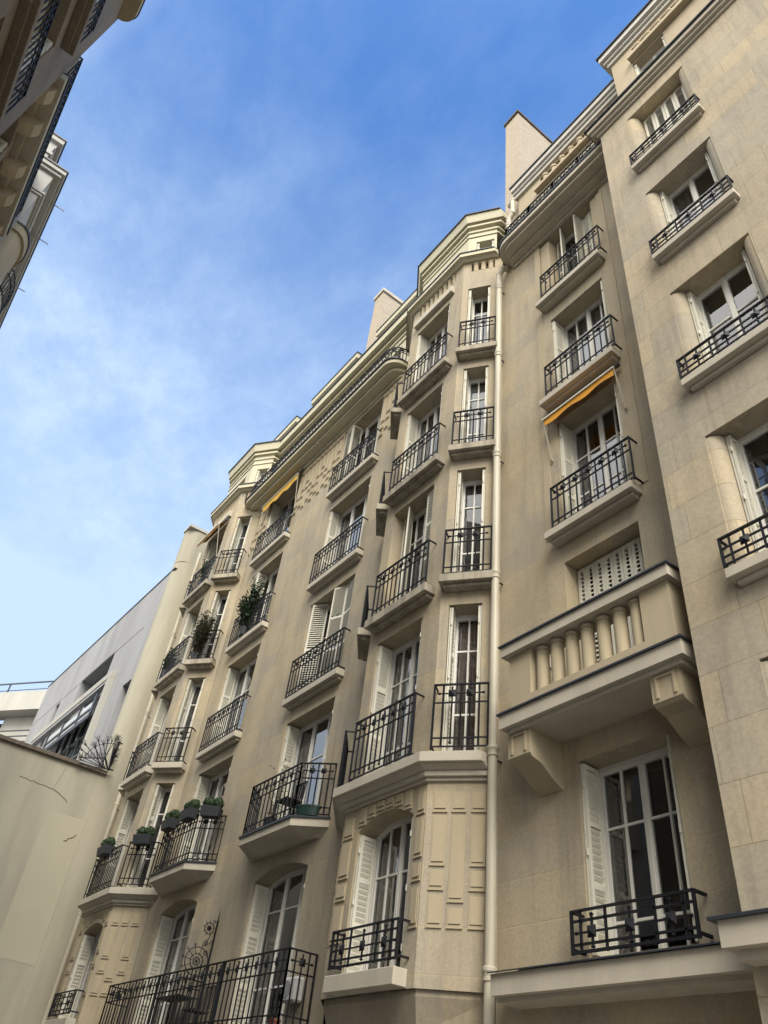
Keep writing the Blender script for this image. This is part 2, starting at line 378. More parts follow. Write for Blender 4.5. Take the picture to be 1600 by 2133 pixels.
        leaf((u1 - .03, -.08), (u1 - .30, -.10), zs0, zs1, step=.075, rails=(.33, .66))
    return W

def rosette(mb, F, u, d, z, s=.058):
    a = [F.p(u - s, d, z - s), F.p(u + s, d, z - s), F.p(u + s, d, z + s), F.p(u - s, d, z + s), F.p(u, d + .035, z), F.p(u, d - .02, z)]
    mb.add(a, [(0, 1, 4), (1, 2, 4), (2, 3, 4), (3, 0, 4), (0, 1, 5), (1, 2, 5), (2, 3, 5), (3, 0, 5)])
def railing(B, P, Q, z0, z1, n, kind='tall', back=(0, 0), label=None, bw=.020, flip=False, ext=None):
    """iron guard rail between plan points; back = length of the returns to the wall at each end"""
    F, l = seg(P, Q, flip); mb = ext or MB(); H = z1 - z0; d = 0
    mb.bar(F.p(-.012, 0, z1), F.p(l + .012, 0, z1), .036, .022)
    for b, u in ((back[0], 0), (back[1], l)):
        mb.bar(F.p(u, 0, z0 if kind == 'tall' else z0 + .0), F.p(u, 0, z1), bw * 1.25)
        if b:
            for z in ((z1, z0 + .05) if kind != 'b' else (z1, z0 + .03)):
                mb.bar(F.p(u, 0, z), F.p(u, -b, z), bw * 1.2)
    m = 2 * n + 2; st = l / m
    if kind == 'tall':
        zr = z1 - .145 * H; zm = z1 - .29 * H; zl = z0 + .17 * H; zb = z0 + .045
        for z in (zm, zl, zb): mb.bar(F.p(0, 0, z), F.p(l, 0, z), bw)
        mb.bar(F.p(st * .55, 0, zr), F.p(l - st * .55, 0, zr), bw * .8)
        for u in (st * .55, l - st * .55): mb.cyl(F.p(u - .018, 0, zr), F.p(u + .018, 0, zr), .018, n=6)
        for i in range(1, m):
            u = i * st
            if i % 2: mb.bar(F.p(u, 0, zb), F.p(u, 0, z1), bw)
            else:
                mb.bar(F.p(u, 0, z0 + .09 * H), F.p(u, 0, z1 - .05 * H), bw * .95)
                mb.cyl(F.p(u, 0, z0 + .085 * H), F.p(u, 0, z0 + .115 * H), .02, n=6)
                mb.cyl(F.p(u, 0, z1 - .055 * H), F.p(u, 0, z1 - .035 * H), .015, n=6)
                rosette(mb, F, u, .008, zr, min(.058, st * .44))
    elif kind == 'low':
        zs = [z1 - .24 * H, z1 - .52 * H, z0 + .22 * H, z0 + .02]
        mb.bar(F.p(0, 0, zs[0]), F.p(l, 0, zs[0]), bw); mb.bar(F.p(0, 0, zs[2] if n else z0), F.p(l, 0, zs[2]), bw); mb.bar(F.p(0, 0, zs[3]), F.p(l, 0, zs[3]), bw * 1.2)
        mb.bar(F.p(l * .05, 0, zs[1]), F.p(l * .95, 0, zs[1]), bw * .8)
        for u in (l * .04, l * .96): mb.cyl(F.p(u - .018, 0, zs[1]), F.p(u + .018, 0, zs[1]), .018, n=6)
        for u in (l * .08, l * .30, l * .70, l * .92): mb.bar(F.p(u, 0, z0), F.p(u, 0, z1), bw)
        for u in (l * .18, l * .5, l * .82):
            mb.bar(F.p(u, 0, z0 + .14 * H), F.p(u, 0, z1 - .12 * H), bw * .85); rosette(mb, F, u, .01, zs[1], .06)
            for z in (z0 + .14 * H, z1 - .12 * H): mb.lathe(F.p(u, 0, z - .02), [(0, 0), (.02, .01), (.026, .02), (.012, .035), (0, .045)], 6)
    else:
        for z in (z1 - .36 * H, z1 - .66 * H, z0 + .03): mb.bar(F.p(0, 0, z), F.p(l, 0, z), bw * .9)
        for u in (.08, .34, .66, .92): mb.bar(F.p(l * u, 0, z0), F.p(l * u, 0, z1), bw)
        for u in (.2, .5, .8): mb.bar(F.p(l * u, 0, z0 + .1 * H), F.p(l * u, 0, z1), bw * .9); rosette(mb, F, l * u, .01, z1 - .42 * H, .055)
    if ext is None: return mb.build('railing', 'iron', B, label)

def sill(B, F, u0, u1, z1, th, d0, d1, mat='sill', under=True, name='window_sill'):
    mb = MB(); mb.box(F, u0, u1, d0, d1, z1 - th, z1)
    if under: mb.box(F, u0 + .06, u1 - .06, d0, d1 - .09, z1 - th - .06, z1 - th)
    return mb.build(name, mat, B, bevel=.008)

# ------------------------------------------------------------------ floor levels shared by the street front
W = 7.2
LIN = {1: 5.64, 2: 8.93, 3: 12.08, 4: 15.22, 5: 18.37}
SIL = {2: 6.35, 3: 9.46, 4: 12.62, 5: 15.76}

# =================================================================== BUILDING 1: bays and four window columns
B1 = thing('apartment_building', (-16.0, 9.0, 0), 'beige stone apartment block with two angular bays and a rounded top balcony', 'building')
X0, X1 = -25.05, -7.66
bays = {'r': -9.475, 'l': -21.42}; HW = 1.025; YB = 6.6
def bay_plan(cx, off, close=7.6):
    a = cx - HW - off / 3; b = cx + HW + off / 3; e = .8 + off * 1.667
    right = [(cx + HW + e, 7.2), (cx + HW + e, close)]
    if cx > -15 and off > 0: xe = -7.668; right = [(xe, YB - off + (xe - b) * .75), (xe, close)]
    return [(cx - HW - e, close), (cx - HW - e, 7.2), (a, YB - off), (b, YB - off)] + right
def bay_frames(cx):
    return dict(front=FX(YB), right=Fr((cx + HW, YB), (.8, .6), (.6, -.8)), left=Fr((cx - HW - .8, 7.2), (.8, -.6), (-.6, -.8)))
wl = MB(); FW = FX(W)
CW = [('r', -14.40, -12.47), ('l', -18.76, -16.88)]
holes = []
for _, a, b in CW:
    for r in (2, 3, 4, 5): holes.append((a, b, SIL[r], LIN[r]))
    holes.append((a, b, 3.05, LIN[1], .17))
bl = bays['l'] - HW - .8; br_ = bays['l'] + HW + .8; rl = bays['r'] - HW - .8
wall(wl, FW, br_, rl, 0, 19.0, holes)
wall(wl, FW, X0, bl, 0, 19.0)
for k, cx in bays.items():
    f = bay_frames(cx)
    fh = [(cx - .75, cx + .56, SIL[r] if r > 2 else 6.28, LIN[r]) for r in (2, 3, 4, 5)] + [(cx - .60, cx + .74, 3.60, 5.53, .19)]
    if k == 'l': fh = [(cx - .72, cx + .52, h[2], h[3], *h[4:]) if i < 4 else (cx - .62, cx + .72, 3.60, 5.48, .16) for i, h in enumerate(fh)]
    wall(wl, f['front'], cx - HW, cx + HW, 3.38, 19.0, fh, rd=.34); wall(wl, f['front'], cx - HW, cx + HW, 19.0, 19.7, [(cx - .76, cx + .72, 19.14, 19.50)], rd=.13); wl.quad(*[f['front'].p(u, -.13, z) for u, z in ((cx - .8, 19.1), (cx + .8, 19.1), (cx + .8, 19.6), (cx - .8, 19.6))])
    sh = [(.15, .71, SIL[r] if r > 2 else 6.28, LIN[r]) for r in (2, 3, 4, 5)]
    wall(wl, f['right'], 0, 1, 3.38, 19.0, sh, rd=.34)
    wall(wl, f['left'], 0, 1, 3.38, 19.0, [(1 - h[1], 1 - h[0], h[2], h[3]) for h in sh], rd=.34)
    for nm in ('left', 'right'):
        wall(wl, f[nm], 0, 1, 19.0, 19.7, [(.20, .80, 19.14, 19.50)], rd=.13); wl.quad(*[f[nm].p(u, -.13, z) for u, z in ((.15, 19.1), (.85, 19.1), (.85, 19.6), (.15, 19.6))])
    # corbelled foot of the bay
    top = bay_plan(cx, 0); low = [(cx - .75, 7.6), (cx - .75, 7.19), (cx - .45, 7.0), (cx + .45, 7.0), (cx + .75, 7.19), (cx + .75, 7.6)]
    ins = bay_plan(cx, -.05)
    wl.poly(ins, 3.31, 3.385); 
    mid = [(cx - HW - .55, 7.6), (cx - HW - .55, 7.19), (cx - .9, 6.78), (cx + .9, 6.78), (cx + HW + .55, 7.19), (cx + HW + .55, 7.6)]
    wl.poly(ins, 2.95, 3.31, mid)
wl.quad((X0, 7.2, 0), (X0, 14, 0), (X0, 14, 19), (X0, 7.2, 19))
wl.quad((X0, 14, 0), (X1, 14, 0), (X1, 14, 19), (X0, 14, 19))
wl.build('wall', 'stone', B1)

# relief panels of the first floor of each bay
def relief(mb, F, u0, u1, z0, z1, p=.011):
    p = min(p, .013)
    mb.box(F, u0, u1, 0, p, z0, z1); mb.box(F, u0 + .022, u1 - .022, p, p + .009, z0 + .035, z1 - .012)
    mb.box(F, u0 + .022, u1 - .022, p, p + .014, z0 + .035, z0 + .050); mb.box(F, u0 - .004, u1 + .004, 0, p + .010, z0 - .018, z0 - .002)
for k, cx in bays.items():
    f = bay_frames(cx); mb = MB()
    for i, u in enumerate((.10, .365, .64)):
        z = 5.80
        mb_rows = [(5.50, 5.76), (4.80, 5.44), (4.50, 4.73), (4.06, 4.42)] if i != 1 else [(5.50, 5.76), (4.36, 5.44), (4.06, 4.28)]
        for a, b in mb_rows: relief(mb, f['right'], u, u + .20, a, b)
        for a, b in mb_rows: relief(mb, f['left'], 1 - u - .20, 1 - u, a, b)
    for u0, u1 in ((cx - .98, cx - .74), (cx + .83, cx + 1.0)):
        for a, b in ((4.92, 5.44), (4.62, 4.83), (4.06, 4.53)): relief(mb, f['front'], u0, u1, a, b)
        relief(mb, f['front'], u0, u1, 5.50, 5.80)
    P = arc_pts(cx - .60, cx + .74, 5.53, .19)
    for j in range(6):
        u0 = cx - .60 + .225 * j; uc = u0 + .09
        zz = min(P, key=lambda q: abs(q[0] - uc))[1] + .055
        relief(mb, f['front'], u0, u0 + .17, zz, 5.90)
    mb.build('carved_panels', 'relief', B1)
    # belt slab above the first floor, with mouldings
    mb = MB(); mb.poly(bay_plan(cx, .25, 7.3), 6.11, 6.26); mb.poly(bay_plan(cx, .20, 7.3), 6.04, 6.11, bay_plan(cx, .12, 7.3)); mb.poly(bay_plan(cx, .10, 7.3), 5.96, 6.04); mb.poly(bay_plan(cx, .05, 7.3), 5.91, 5.96)
    mb.build('belt_slab', 'sill', B1, bevel=.008)
    # frieze of stubby columns and cornice
    mb = MB()
    for q in range(8):
        x = cx - .66 + q * .183; mb.cyl(f['front'].p(x, -.055, 19.14), f['front'].p(x, -.055, 19.44), .066, n=14); mb.cyl(f['front'].p(x, -.055, 19.43), f['front'].p(x, -.055, 19.50), .066, .085, n=14)
    for nm in ('right', 'left'):
        for q in range(3):
            u = .31 + q * .19
            if q == 0: mb.build('column_frieze', 'relief', B1); mb = MB()
            mb.cyl(f[nm].p(u, -.055, 19.14), f[nm].p(u, -.055, 19.44), .066, n=14); mb.cyl(f[nm].p(u, -.055, 19.43), f[nm].p(u, -.055, 19.50), .066, .085, n=14)
    mb.build('column_frieze', 'relief', B1)
    sill(B1, f['front'], cx - .80, cx + .72, 18.84, .24, 0, .12, under=False, name='window_hood')
    mb = MB(); mb.poly(bay_plan(cx, .20), 19.60, 19.74); mb.poly(bay_plan(cx, .14), 19.54, 19.60, bay_plan(cx, .06)); mb.mat(1).poly(bay_plan(cx, .225), 19.74, 19.775)
    mb.build('cornice', ['cream', 'lead'], B1)
    # attic above the bay
    mb = MB(); off = -.14
    fa = FX(YB - off); A = bay_plan(cx, off); xa, xb = A[2][0], A[3][0]
    Fr_ = Fr(A[3], (.8, .6), (.6, -.8)); lr = (A[4][0] - A[3][0]) / .8; Fl_ = Fr(A[1], (.8, -.6), (-.6, -.8))
    wall(mb, fa, xa, xb, 19.76, 21.95, [(cx - .7, cx + .55, 20.0, 20.80)], rd=.2)
    wall(mb, Fr_, 0, lr, 19.76, 21.95, [(.22, .70, 20.0, 20.80)], rd=.2)
    wall(mb, Fl_, 0, lr, 19.76, 21.95, [(lr - .70, lr - .22, 20.0, 20.80)], rd=.2)
    mb.poly(bay_plan(cx, -.11), 21.05, 21.10); mb.poly(bay_plan(cx, -.10), 21.28, 21.34); mb.poly(bay_plan(cx, -.05), 21.5, 21.58); mb.poly(bay_plan(cx, .06), 21.66, 21.97, bay_plan(cx, -.0))
    mb.mat(1).poly(bay_plan(cx, .10), 21.97, 22.01)
    mb.build('attic_wall', ['cream', 'lead'], B1)
    window(B1, fa, cx - .7, cx + .55, 20.0, 20.80, depth=.2, stack=.14); window(B1, Fr_, .22, .70, 20.0, 20.80, depth=.2, leaves=1, cols=2, bars=(.5,), stack=.14)
    window(B1, Fl_, lr - .70, lr - .22, 20.0, 20.80, depth=.2, leaves=1, cols=2, bars=(.5,), stack=.14)
    # windows, sills, railings of the bay
    for r in (2, 3, 4, 5):
        z0 = SIL[r] if r > 2 else 6.28; z1 = LIN[r]
        u0, u1 = (cx - .75, cx + .56) if k == 'r' else (cx - .72, cx + .52)
        st = dict(shut='side'); 
        cur = {('r', 2): ('cur_gray', 'sides'), ('r', 3): ('cur_gray', 'right'), ('r', 4): ('cur_white', 'left'), ('r', 5): (None, 'full'), ('l', 3): ('cur_white', 'full'), ('l', 4): ('cur_gray', 'full')}.get((k, r), ('cur_gray', 'sides'))
        if (k, r) == ('r', 3): st = dict(shut='rightfront')
        if (k, r) == ('r', 5): cur = ('cur_red', 'left')
        window(B1, f['front'], u0, u1, z0, z1, cur=cur[0], curpos=cur[1], **st)
        curs = {('r', 2): 'cur_pink', ('r', 3): 'cur_gray', ('r', 4): 'cur_blind', ('l', 3): 'cur_gray'}.get((k, r))
        window(B1, f['right'], .15, .71, z0, z1, leaves=1, cols=2, bars=(.25, .72), cur=curs, stack=.24)
        window(B1, f['left'], .29, .85, z0, z1, leaves=1, cols=2, bars=(.25, .72), cur=curs, stack=.24)
        zt = 7.33 if r == 2 else SIL[r] + .94
        zr0 = 6.30 if r == 2 else SIL[r] - .06
        railing(B1, (cx - .80, YB - .17), (cx + .78, YB - .17), zr0, zt, 5, back=(.17, .17))
        for nm, a, b in (('right', .06, .88), ('left', .12, .94)):
            g = f[nm]; P = g.p(a, .20, 0)[:2]; Q = g.p(b, .20, 0)[:2]
            railing(B1, P, Q, zr0, zt, 2, back=(.2, .2))
        if r > 2:
            m_ = 'sill_old' if k == 'r' or r > 3 else 'sill'
            sill(B1, f['front'], cx - .92, cx + .86, SIL[r] - .06, .17, 0, .235, m_)
            sill(B1, f['right'], .0, .93, SIL[r] - .06, .16, 0, .26, m_); sill(B1, f['left'], .07, 1.0, SIL[r] - .06, .16, 0, .26, m_)
    if k == 'r':
        window(B1, f['front'], cx - .60, cx + .74, 3.60, 5.53, rise=.19, cur='cur_red', label='arched casement window with rust curtains', bars=(.35,), kick=.05)
    else:
        window(B1, f['front'], cx - .62, cx + .72, 3.60, 5.48, rise=.16, cur='cur_gray', bars=(.35,), kick=.05)
    sill(B1, f['front'], cx - .66, cx + .88, 3.59, .20, 0, .22, under=False)
    railing(B1, (cx - .60, YB - .2), (cx + .88, YB - .2), 3.66, 4.12, 3, 'low', back=(.2, .2), bw=.022)

# windows of the wall between the bays
curt = {('r', 5): ('cur_gray', 'right'), ('r', 4): ('cur_white', 'full'), ('r', 3): ('cur_gray', 'left'), ('r', 2): ('cur_white', 'left'), ('l', 5): ('cur_gray', 'sides'), ('l', 4): ('cur_gray', 'left'), ('l', 3): ('cur_white', 'full'), ('l', 2): ('cur_white', 'sides')}
for nm, a, b in CW:
    for r in (2, 3, 4, 5):
        shut = {('r', 5): 'leftopen', ('r', 3): 'righthalf', ('l', 4): 'leftopen'}.get((nm, r), 'side')
        c = curt[(nm, r)]
        window(B1, FW, a, b, SIL[r], LIN[r], leaves=3, cols=1, bars=(.35, .82), shut=shut, cur=c[0], curpos=c[1])
        if r > 2:
            sill(B1, FW, a - .04, b + .22, SIL[r] - .02, .15, 0, .20)
            railing(B1, (a + .02, W - .17), (b + .19, W - .17), SIL[r] - .02, SIL[r] + .95, 7, back=(.17, .17))
    window(B1, FW, a, b, 3.05, LIN[1], rise=.17, leaves=3, cols=1, bars=(.22, .72), cur='cur_white' if nm == 'l' else 'cur_gray', label='tall arched casement window')
    # polygonal balcony on the second floor
    pl = lambda o: [(a - .5 - o, 7.25), (a - .5 - o, 7.2), (a - o * .4, 6.70 - o), (b - .02 + o * .4, 6.70 - o), (b + .5 + o, 7.2), (b + .5 + o, 7.25)]
    mb = MB(); mb.poly(pl(0), 6.19, 6.33); mb.poly(pl(-.04), 6.06, 6.19, [(x, min(7.25, y + .28)) for x, y in pl(-.10)]); mb.mat(1).poly(pl(.03), 6.33, 6.365)
    mb.build('balcony_slab', ['sill', 'lead'], B1)
    pr = pl(-.04); mb = MB()
    railing(B1, pr[2], pr[3], 6.37, 7.36, 5, ext=mb); railing(B1, pr[3], pr[4], 6.37, 7.36, 2, ext=mb); railing(B1, pr[1], pr[2], 6.37, 7.36, 2, ext=mb)
    mb.build('railing', 'iron', B1, 'black iron balcony railing of three faces')

# long first-floor balcony
mb = MB(); mb.box(FW, -19.35, -11.62, 0, .56, 2.86, 3.06); mb.box(FW, -19.25, -11.72, 0, .45, 2.76, 2.86); mb.mat(1).box(FW, -19.37, -11.58, 0, .60, 3.06, 3.09)
mb.build('balcony_slab', ['sill', 'lead'], B1)
mb = MB(); railing(B1, (-19.2, 6.68), (-11.7, 6.68), 3.10, 4.15, 22, ext=mb); railing(B1, (-11.7, 6.68), (-11.7, 7.18), 3.10, 4.15, 1, ext=mb); railing(B1, (-19.2, 7.18), (-19.2, 6.68), 3.10, 4.15, 1, ext=mb)
for x in (-13.9, -16.6): mb.bar((x, 6.69, 3.1), (x, 6.69, 4.15), .045)
railing(B1, (-15.6, 7.18), (-15.6, 6.68), 3.10, 4.05, 1, ext=mb)
mb.build('railing', 'iron', B1, 'long black iron balcony railing with a row of square rosettes')

# carved strip frieze round the fifth-floor windows

def strips(x0, x1, n, seed):
    mb = MB(); w = (x1 - x0) / n
    for i in range(n):
        u = x0 + i * w + .02; e = u + w - .04; k = i % 4
        mid = [17.0, 17.25, 17.5, 17.25][k]
        relief(mb, FW, u, e, 18.20, 18.40, .02); relief(mb, FW, u, e, mid + .12, 18.14, .03)
        relief(mb, FW, u, e, mid - .16, mid + .05, .02); relief(mb, FW, u, e, 16.55 + (.16 if i % 2 else 0), mid - .23, .03)
    mb.build('carved_frieze', 'relief', B1)
strips(-12.43, -11.35, 5, 1); strips(-16.84, -14.44, 11, 2); strips(-19.75, -18.80, 4, 3)

# sixth-floor balcony with rounded ends
def rounded(x0, x1, yf, yb, r, off=0, n=8):
    pts = [(x0 - off, yb)]
    for i in range(n + 1):
        t = math.pi / 2 * i / n; pts.append((x0 - off + r * (1 - math.cos(t)) , yf - off + r * (1 - math.sin(t))))
    for i in range(n + 1):
        t = math.pi / 2 * i / n; pts.append((x1 + off - r * (1 - math.sin(t)), yf - off + r * (1 - math.cos(t))))
    return pts + [(x1 + off, yb)]
mb = MB(); ya = 6.67
mb.poly(rounded(-20.2, -11.45, ya, 7.5, .42), 18.70, 18.84); mb.poly(rounded(-20.2, -11.45, ya + .10, 7.5, .38, -.1), 18.58, 18.70); 
mb.poly(rounded(-20.2, -11.45, 7.02, 7.5, .2, -.12), 18.47, 18.58); mb.poly(rounded(-20.2, -11.45, 7.10, 7.5, .1, -.14), 18.41, 18.47)
mb.mat(1).poly(rounded(-20.2, -11.45, ya - .03, 7.5, .42, .02), 18.84, 18.88)
mb.build('balcony_slab', ['cream', 'lead'], B1, 'long cream balcony slab with rounded ends')
def rounded_rail(x0, x1, y, r, z0, z1, n, Bp, ends=(1, 1)):
    mb = MB(); railing(B1, (x0 + r, y), (x1 - r, y), z0, z1, n, ext=mb)
    for sg, xc in ((-1, x0 + r), (1, x1 - r)):
        if not ends[0 if sg < 0 else 1]: continue
        pts = [(xc + sg * r * math.sin(math.pi / 2 * i / 6), y + r * (1 - math.cos(math.pi / 2 * i / 6))) for i in range(7)] + [(xc + sg * r, 7.4)]
        H = z1 - z0
        for i in range(7):
            p, q = pts[i], pts[i + 1]
            for z, w in ((z1, .03), (z1 - .29 * H, .02), (z0 + .17 * H, .02), (z0 + .045, .02), (z1 - .145 * H, .016)): mb.bar((*p, z), (*q, z), w)
            mb.bar((*q, z0), (*q, z1), .02)
            if i % 2 == 0: Fq, lq = seg(p, q, sg < 0); rosette(mb, Fq, lq / 2, .0, z1 - .145 * H, .05)
    mb.build('railing', 'iron', Bp, 'long black iron railing of the top balcony')
rounded_rail(-20.12, -11.53, 6.74, .42, 18.88, 19.50, 22, B1)

# central attic
FA = FX(7.45); mb = MB(); ax0, ax1 = -20.1, -11.0
ah = [(-18.6, -17.0, 18.95, 20.75), (-16.2, -14.9, 18.95, 20.75), (-13.6, -12.3, 18.95, 20.75)]
wall(mb, FA, ax0, ax1, 18.85, 21.95, ah, rd=.2)
mb.box(FA, ax0, ax1, 0, .04, 20.95, 21.0); mb.box(FA, ax0, ax1, 0, .05, 21.22, 21.28); mb.box(FA, ax0, ax1, 0, .12, 21.46, 21.55)
mb.box(FA, ax0, ax1, 0, .27, 21.64, 21.95); mb.mat(1).box(FA, ax0, ax1, 0, .31, 21.95, 21.99)
mb.build('attic_wall', ['cream', 'lead'], B1)
for a, b, c, d in ah: window(B1, FA, a, b, c, d, depth=.2, stack=.15)
# flat roof, set-back storey
mb = MB(); mb.wbox(X0, X1, 7.5, 14, 21.6, 21.93); mb.build('roof', 'roof', B1)
for x0, x1 in ((-23.25, -21.2), (-20.0, -16.75), (-15.5, -12.9)):
    mb = MB(); mb.wbox(x0 + .1, x1 - .1, 8.3, 10.2, 21.9, 25.3); mb.wbox(x0, x1, 8.18, 10.3, 25.22, 25.5); mb.mat(1).wbox(x0 - .03, x1 + .03, 8.15, 10.33, 25.5, 25.54)
    mb.build('roof_storey', ['cream', 'lead'], B1)
mb = MB(); mb.wbox(-16.35, -15.8, 8.3, 9.25, 21.9, 28.7); mb.mat(1).wbox(-16.42, -15.73, 8.24, 9.32, 28.7, 28.88)
mb.build('chimney', ['brick', 'sill'], B1, 'pale brick chimney stack behind the roof edge')
# the little grey gable over the right bay
mb = MB(); mb.poly([(-8.6, 8.1), (-7.7, 8.1), (-7.7, 9.5), (-8.6, 9.5)], 22.0, 23.5); mb.mat(1).wbox(-8.68, -7.66, 8.02, 9.58, 23.5, 23.56)
mb.build('roof_hatch', ['cream', 'lead'], B1)

# drainpipes
def pipe(Bp, pts, r, collars, label, mat='pipe'):
    mb = MB()
    for a, b in zip(pts[:-1], pts[1:]): mb.cyl(a, b, r, n=16)
    for p in pts[1:-1]:
        mb.lathe((p[0], p[1], p[2] - r * 1.15), [(0, 0), (r * .8, r * .2), (r * 1.15, r * .8), (r * 1.15, r * 1.5), (r * .8, r * 2.1), (0, r * 2.3)], 16)
    o = mb.build('drainpipe', mat, Bp, label, smooth=False)
    for x, y, z in collars:
        c = MB(); c.lathe((x, y, z), [(r, -.09), (r * 1.2, -.085), (r * 1.2, -.05), (r * 1.08, -.045), (r * 1.22, 0), (r * 1.35, .015), (r * 1.35, .05), (r, .07)], 18)
        c.mat(1).bar((x, y + r, z - .12), (x, 7.2, z - .12), .02)
        c.build('pipe_collar', [mat, 'iron'], o)
px, py = -7.585, 7.03
pipe(B1, [(px, py, 0), (px, py, 18.45), (px + .10, py + .02, 18.62), (px + .16, 7.19, 18.66)], .067, [(px, py, z) for z in (3.55, 6.28, 9.35, 12.2, 15.3, 17.9)], 'tall cream drainpipe with ringed collars')
pipe(B1, [(-24.45, 7.05, 0), (-24.45, 7.05, 19.3)], .06, [(-24.45, 7.05, z) for z in (6.4, 9.4, 12.5, 15.6, 18.3)], 'cream drainpipe beside the plaster wall')

# =================================================================== BUILDING 2: right-hand block and its projecting wing
B2 = thing('apartment_building', (-1.0, 9.5, 0), 'limestone block with projecting right wing and a stone balustrade balcony', 'building')
mb = MB(); AX = (-7.66, -3.93)
Ah = [(-6.22, -4.86, 3.62, 5.80), (-6.24, -4.86, 6.45, 8.95), (-6.22, -4.90, 9.50, 12.10), (-6.22, -4.88, 12.66, 15.22), (-6.45, -4.66, 15.80, 18.43)]
wall(mb, FW, AX[0], AX[1], 0, 18.9, Ah)
mb.build('wall', 'stone', B2)
# pilaster jambs in the top opening
mb = MB(); mb.box(FW, -6.44, -6.16, -.34, -.03, 15.81, 18.34); mb.box(FW, -4.93, -4.67, -.34, -.03, 15.81, 18.34)
for x in (-6.50, -4.66): mb.box(FW, x - .08, x + .08, -.01, .012, 9.55, 18.3)
mb.build('window_pilaster', 'stone_plain', B2)
window(B2, FW, -6.22, -4.86, 3.62, 5.80, bars=(.33, .84), kick=.04, label='tall casement window of dark panes')
window(B2, FW, -6.24, -4.86, 6.45, 8.95, shut='closed', label='window with cream louvred shutters shut')
window(B2, FW, -6.22, -4.90, 9.50, 12.10, cur='cur_gray', curpos='sides', bars=(.30, .66))
window(B2, FW, -6.22, -4.88, 12.66, 15.22, cur='cur_white', curpos='full', bars=(.30, .72))
window(B2, FW, -6.15, -4.94, 15.80, 18.43, shut='ajar', leaves=2, cols=1, bars=(.35,))
for z in (9.50, 12.66, 15.80):
    sill(B2, FW, -6.40, -4.72, z, .14, 0, .25)
    railing(B2, (-6.26, 7.0), (-4.68, 7.0), z, z + .88, 5, back=(.2, .2))
railing(B2, (-6.25, 6.98), (-4.70, 6.98), 3.60, 4.02, 3, 'low', back=(.2, .2), bw=.024)
# stone balustrade balcony
mb = MB(); bx0, bx1 = -6.90, -4.08
mb.wbox(bx0, bx1, 6.50, 7.21, 6.18, 6.37); mb.wbox(bx0 + .07, bx1 - .07, 6.57, 7.21, 6.12, 6.18)
mb.mat(1).wbox(bx0 - .03, bx1 + .03, 6.47, 7.21, 6.37, 6.395)
mb.build('balcony_slab', ['sill', 'lead'], B2, 'stone balcony slab with a lead edge')
mb = MB(); x0, x1 = bx0 + .15, bx1 - .08
mb.wbox(x0, x0 + .38, 6.55, 6.78, 6.395, 7.22); mb.wbox(x1 - .40, x1, 6.55, 6.78, 6.395, 7.22); mb.wbox(x0, x0 + .2, 6.78, 7.2, 6.395, 7.22); mb.wbox(x1 - .2, x1, 6.78, 7.2, 6.395, 7.22)
mb.wbox(x0 + .38, x1 - .40, 6.553, 6.777, 6.395, 6.55)
n = 7; s0, s1 = x0 + .38, x1 - .40
for i in range(n):
    x = s0 + (s1 - s0) * (i + .5) / n; mb.cyl((x, 6.665, 6.5), (x, 6.665, 7.20), .088, n=18); mb.cyl((x, 6.665, 7.15), (x, 6.665, 7.2), .100, n=18)
mb.build('balustrade', 'relief', B2, 'stone balustrade of seven round columns')
mb = MB(); mb.wbox(bx0 + .05, bx1 - .0, 6.47, 6.86, 7.22, 7.37); mb.wbox(bx0 + .05, bx0 + .38, 6.86, 7.2, 7.22, 7.37); mb.wbox(bx1 - .33, bx1, 6.86, 7.2, 7.22, 7.37)
mb.mat(1).wbox(bx0 + .02, bx1 + .03, 6.44, 6.88, 7.37, 7.395); mb.mat(1).wbox(bx1 - .36, bx1 + .03, 6.88, 7.2, 7.37, 7.395)
mb.build('balustrade_cap', ['sill', 'lead'], B2)
for c in (-6.66, -4.42):
    mb = MB(); Gc = Fr((c - .19, 7.2), (0, -1), (1, 0))   # u = projection, d = width
    pr = [(-.05, 6.12), (.58, 6.12), (.58, 5.80), (.54, 5.76), (.38, 5.72), (.18, 5.58), (.02, 5.50), (-.05, 5.50)]
    mb.fpoly(Gc, pr, 0, .38)
    Gf = FX(6.62); mb.box(Gf, c - .13, c + .13, .0, .018, 6.07, 6.10); mb.box(Gf, c - .13, c - .10, .0, .018, 5.84, 6.07); mb.box(Gf, c + .10, c + .13, .0, .018, 5.84, 6.07)
    mb.build('corbel', 'relief', B2)
# cornice over the ground floor
mb = MB(); mb.box(FW, -7.26, -3.94, 0, .46, 3.25, 3.46); mb.box(FW, -7.26, -3.94, 0, .36, 3.20, 3.25)
mb.mat(1).add([FW.p(-7.28, .50, 3.46), FW.p(-3.94, .50, 3.46), FW.p(-3.94, 0, 3.60), FW.p(-7.28, 0, 3.60), FW.p(-7.28, .50, 3.475), FW.p(-3.94, .50, 3.475), FW.p(-3.94, 0, 3.615), FW.p(-7.28, 0, 3.615)], MB.BF)
mb.build('cornice', ['sill', 'lead'], B2)
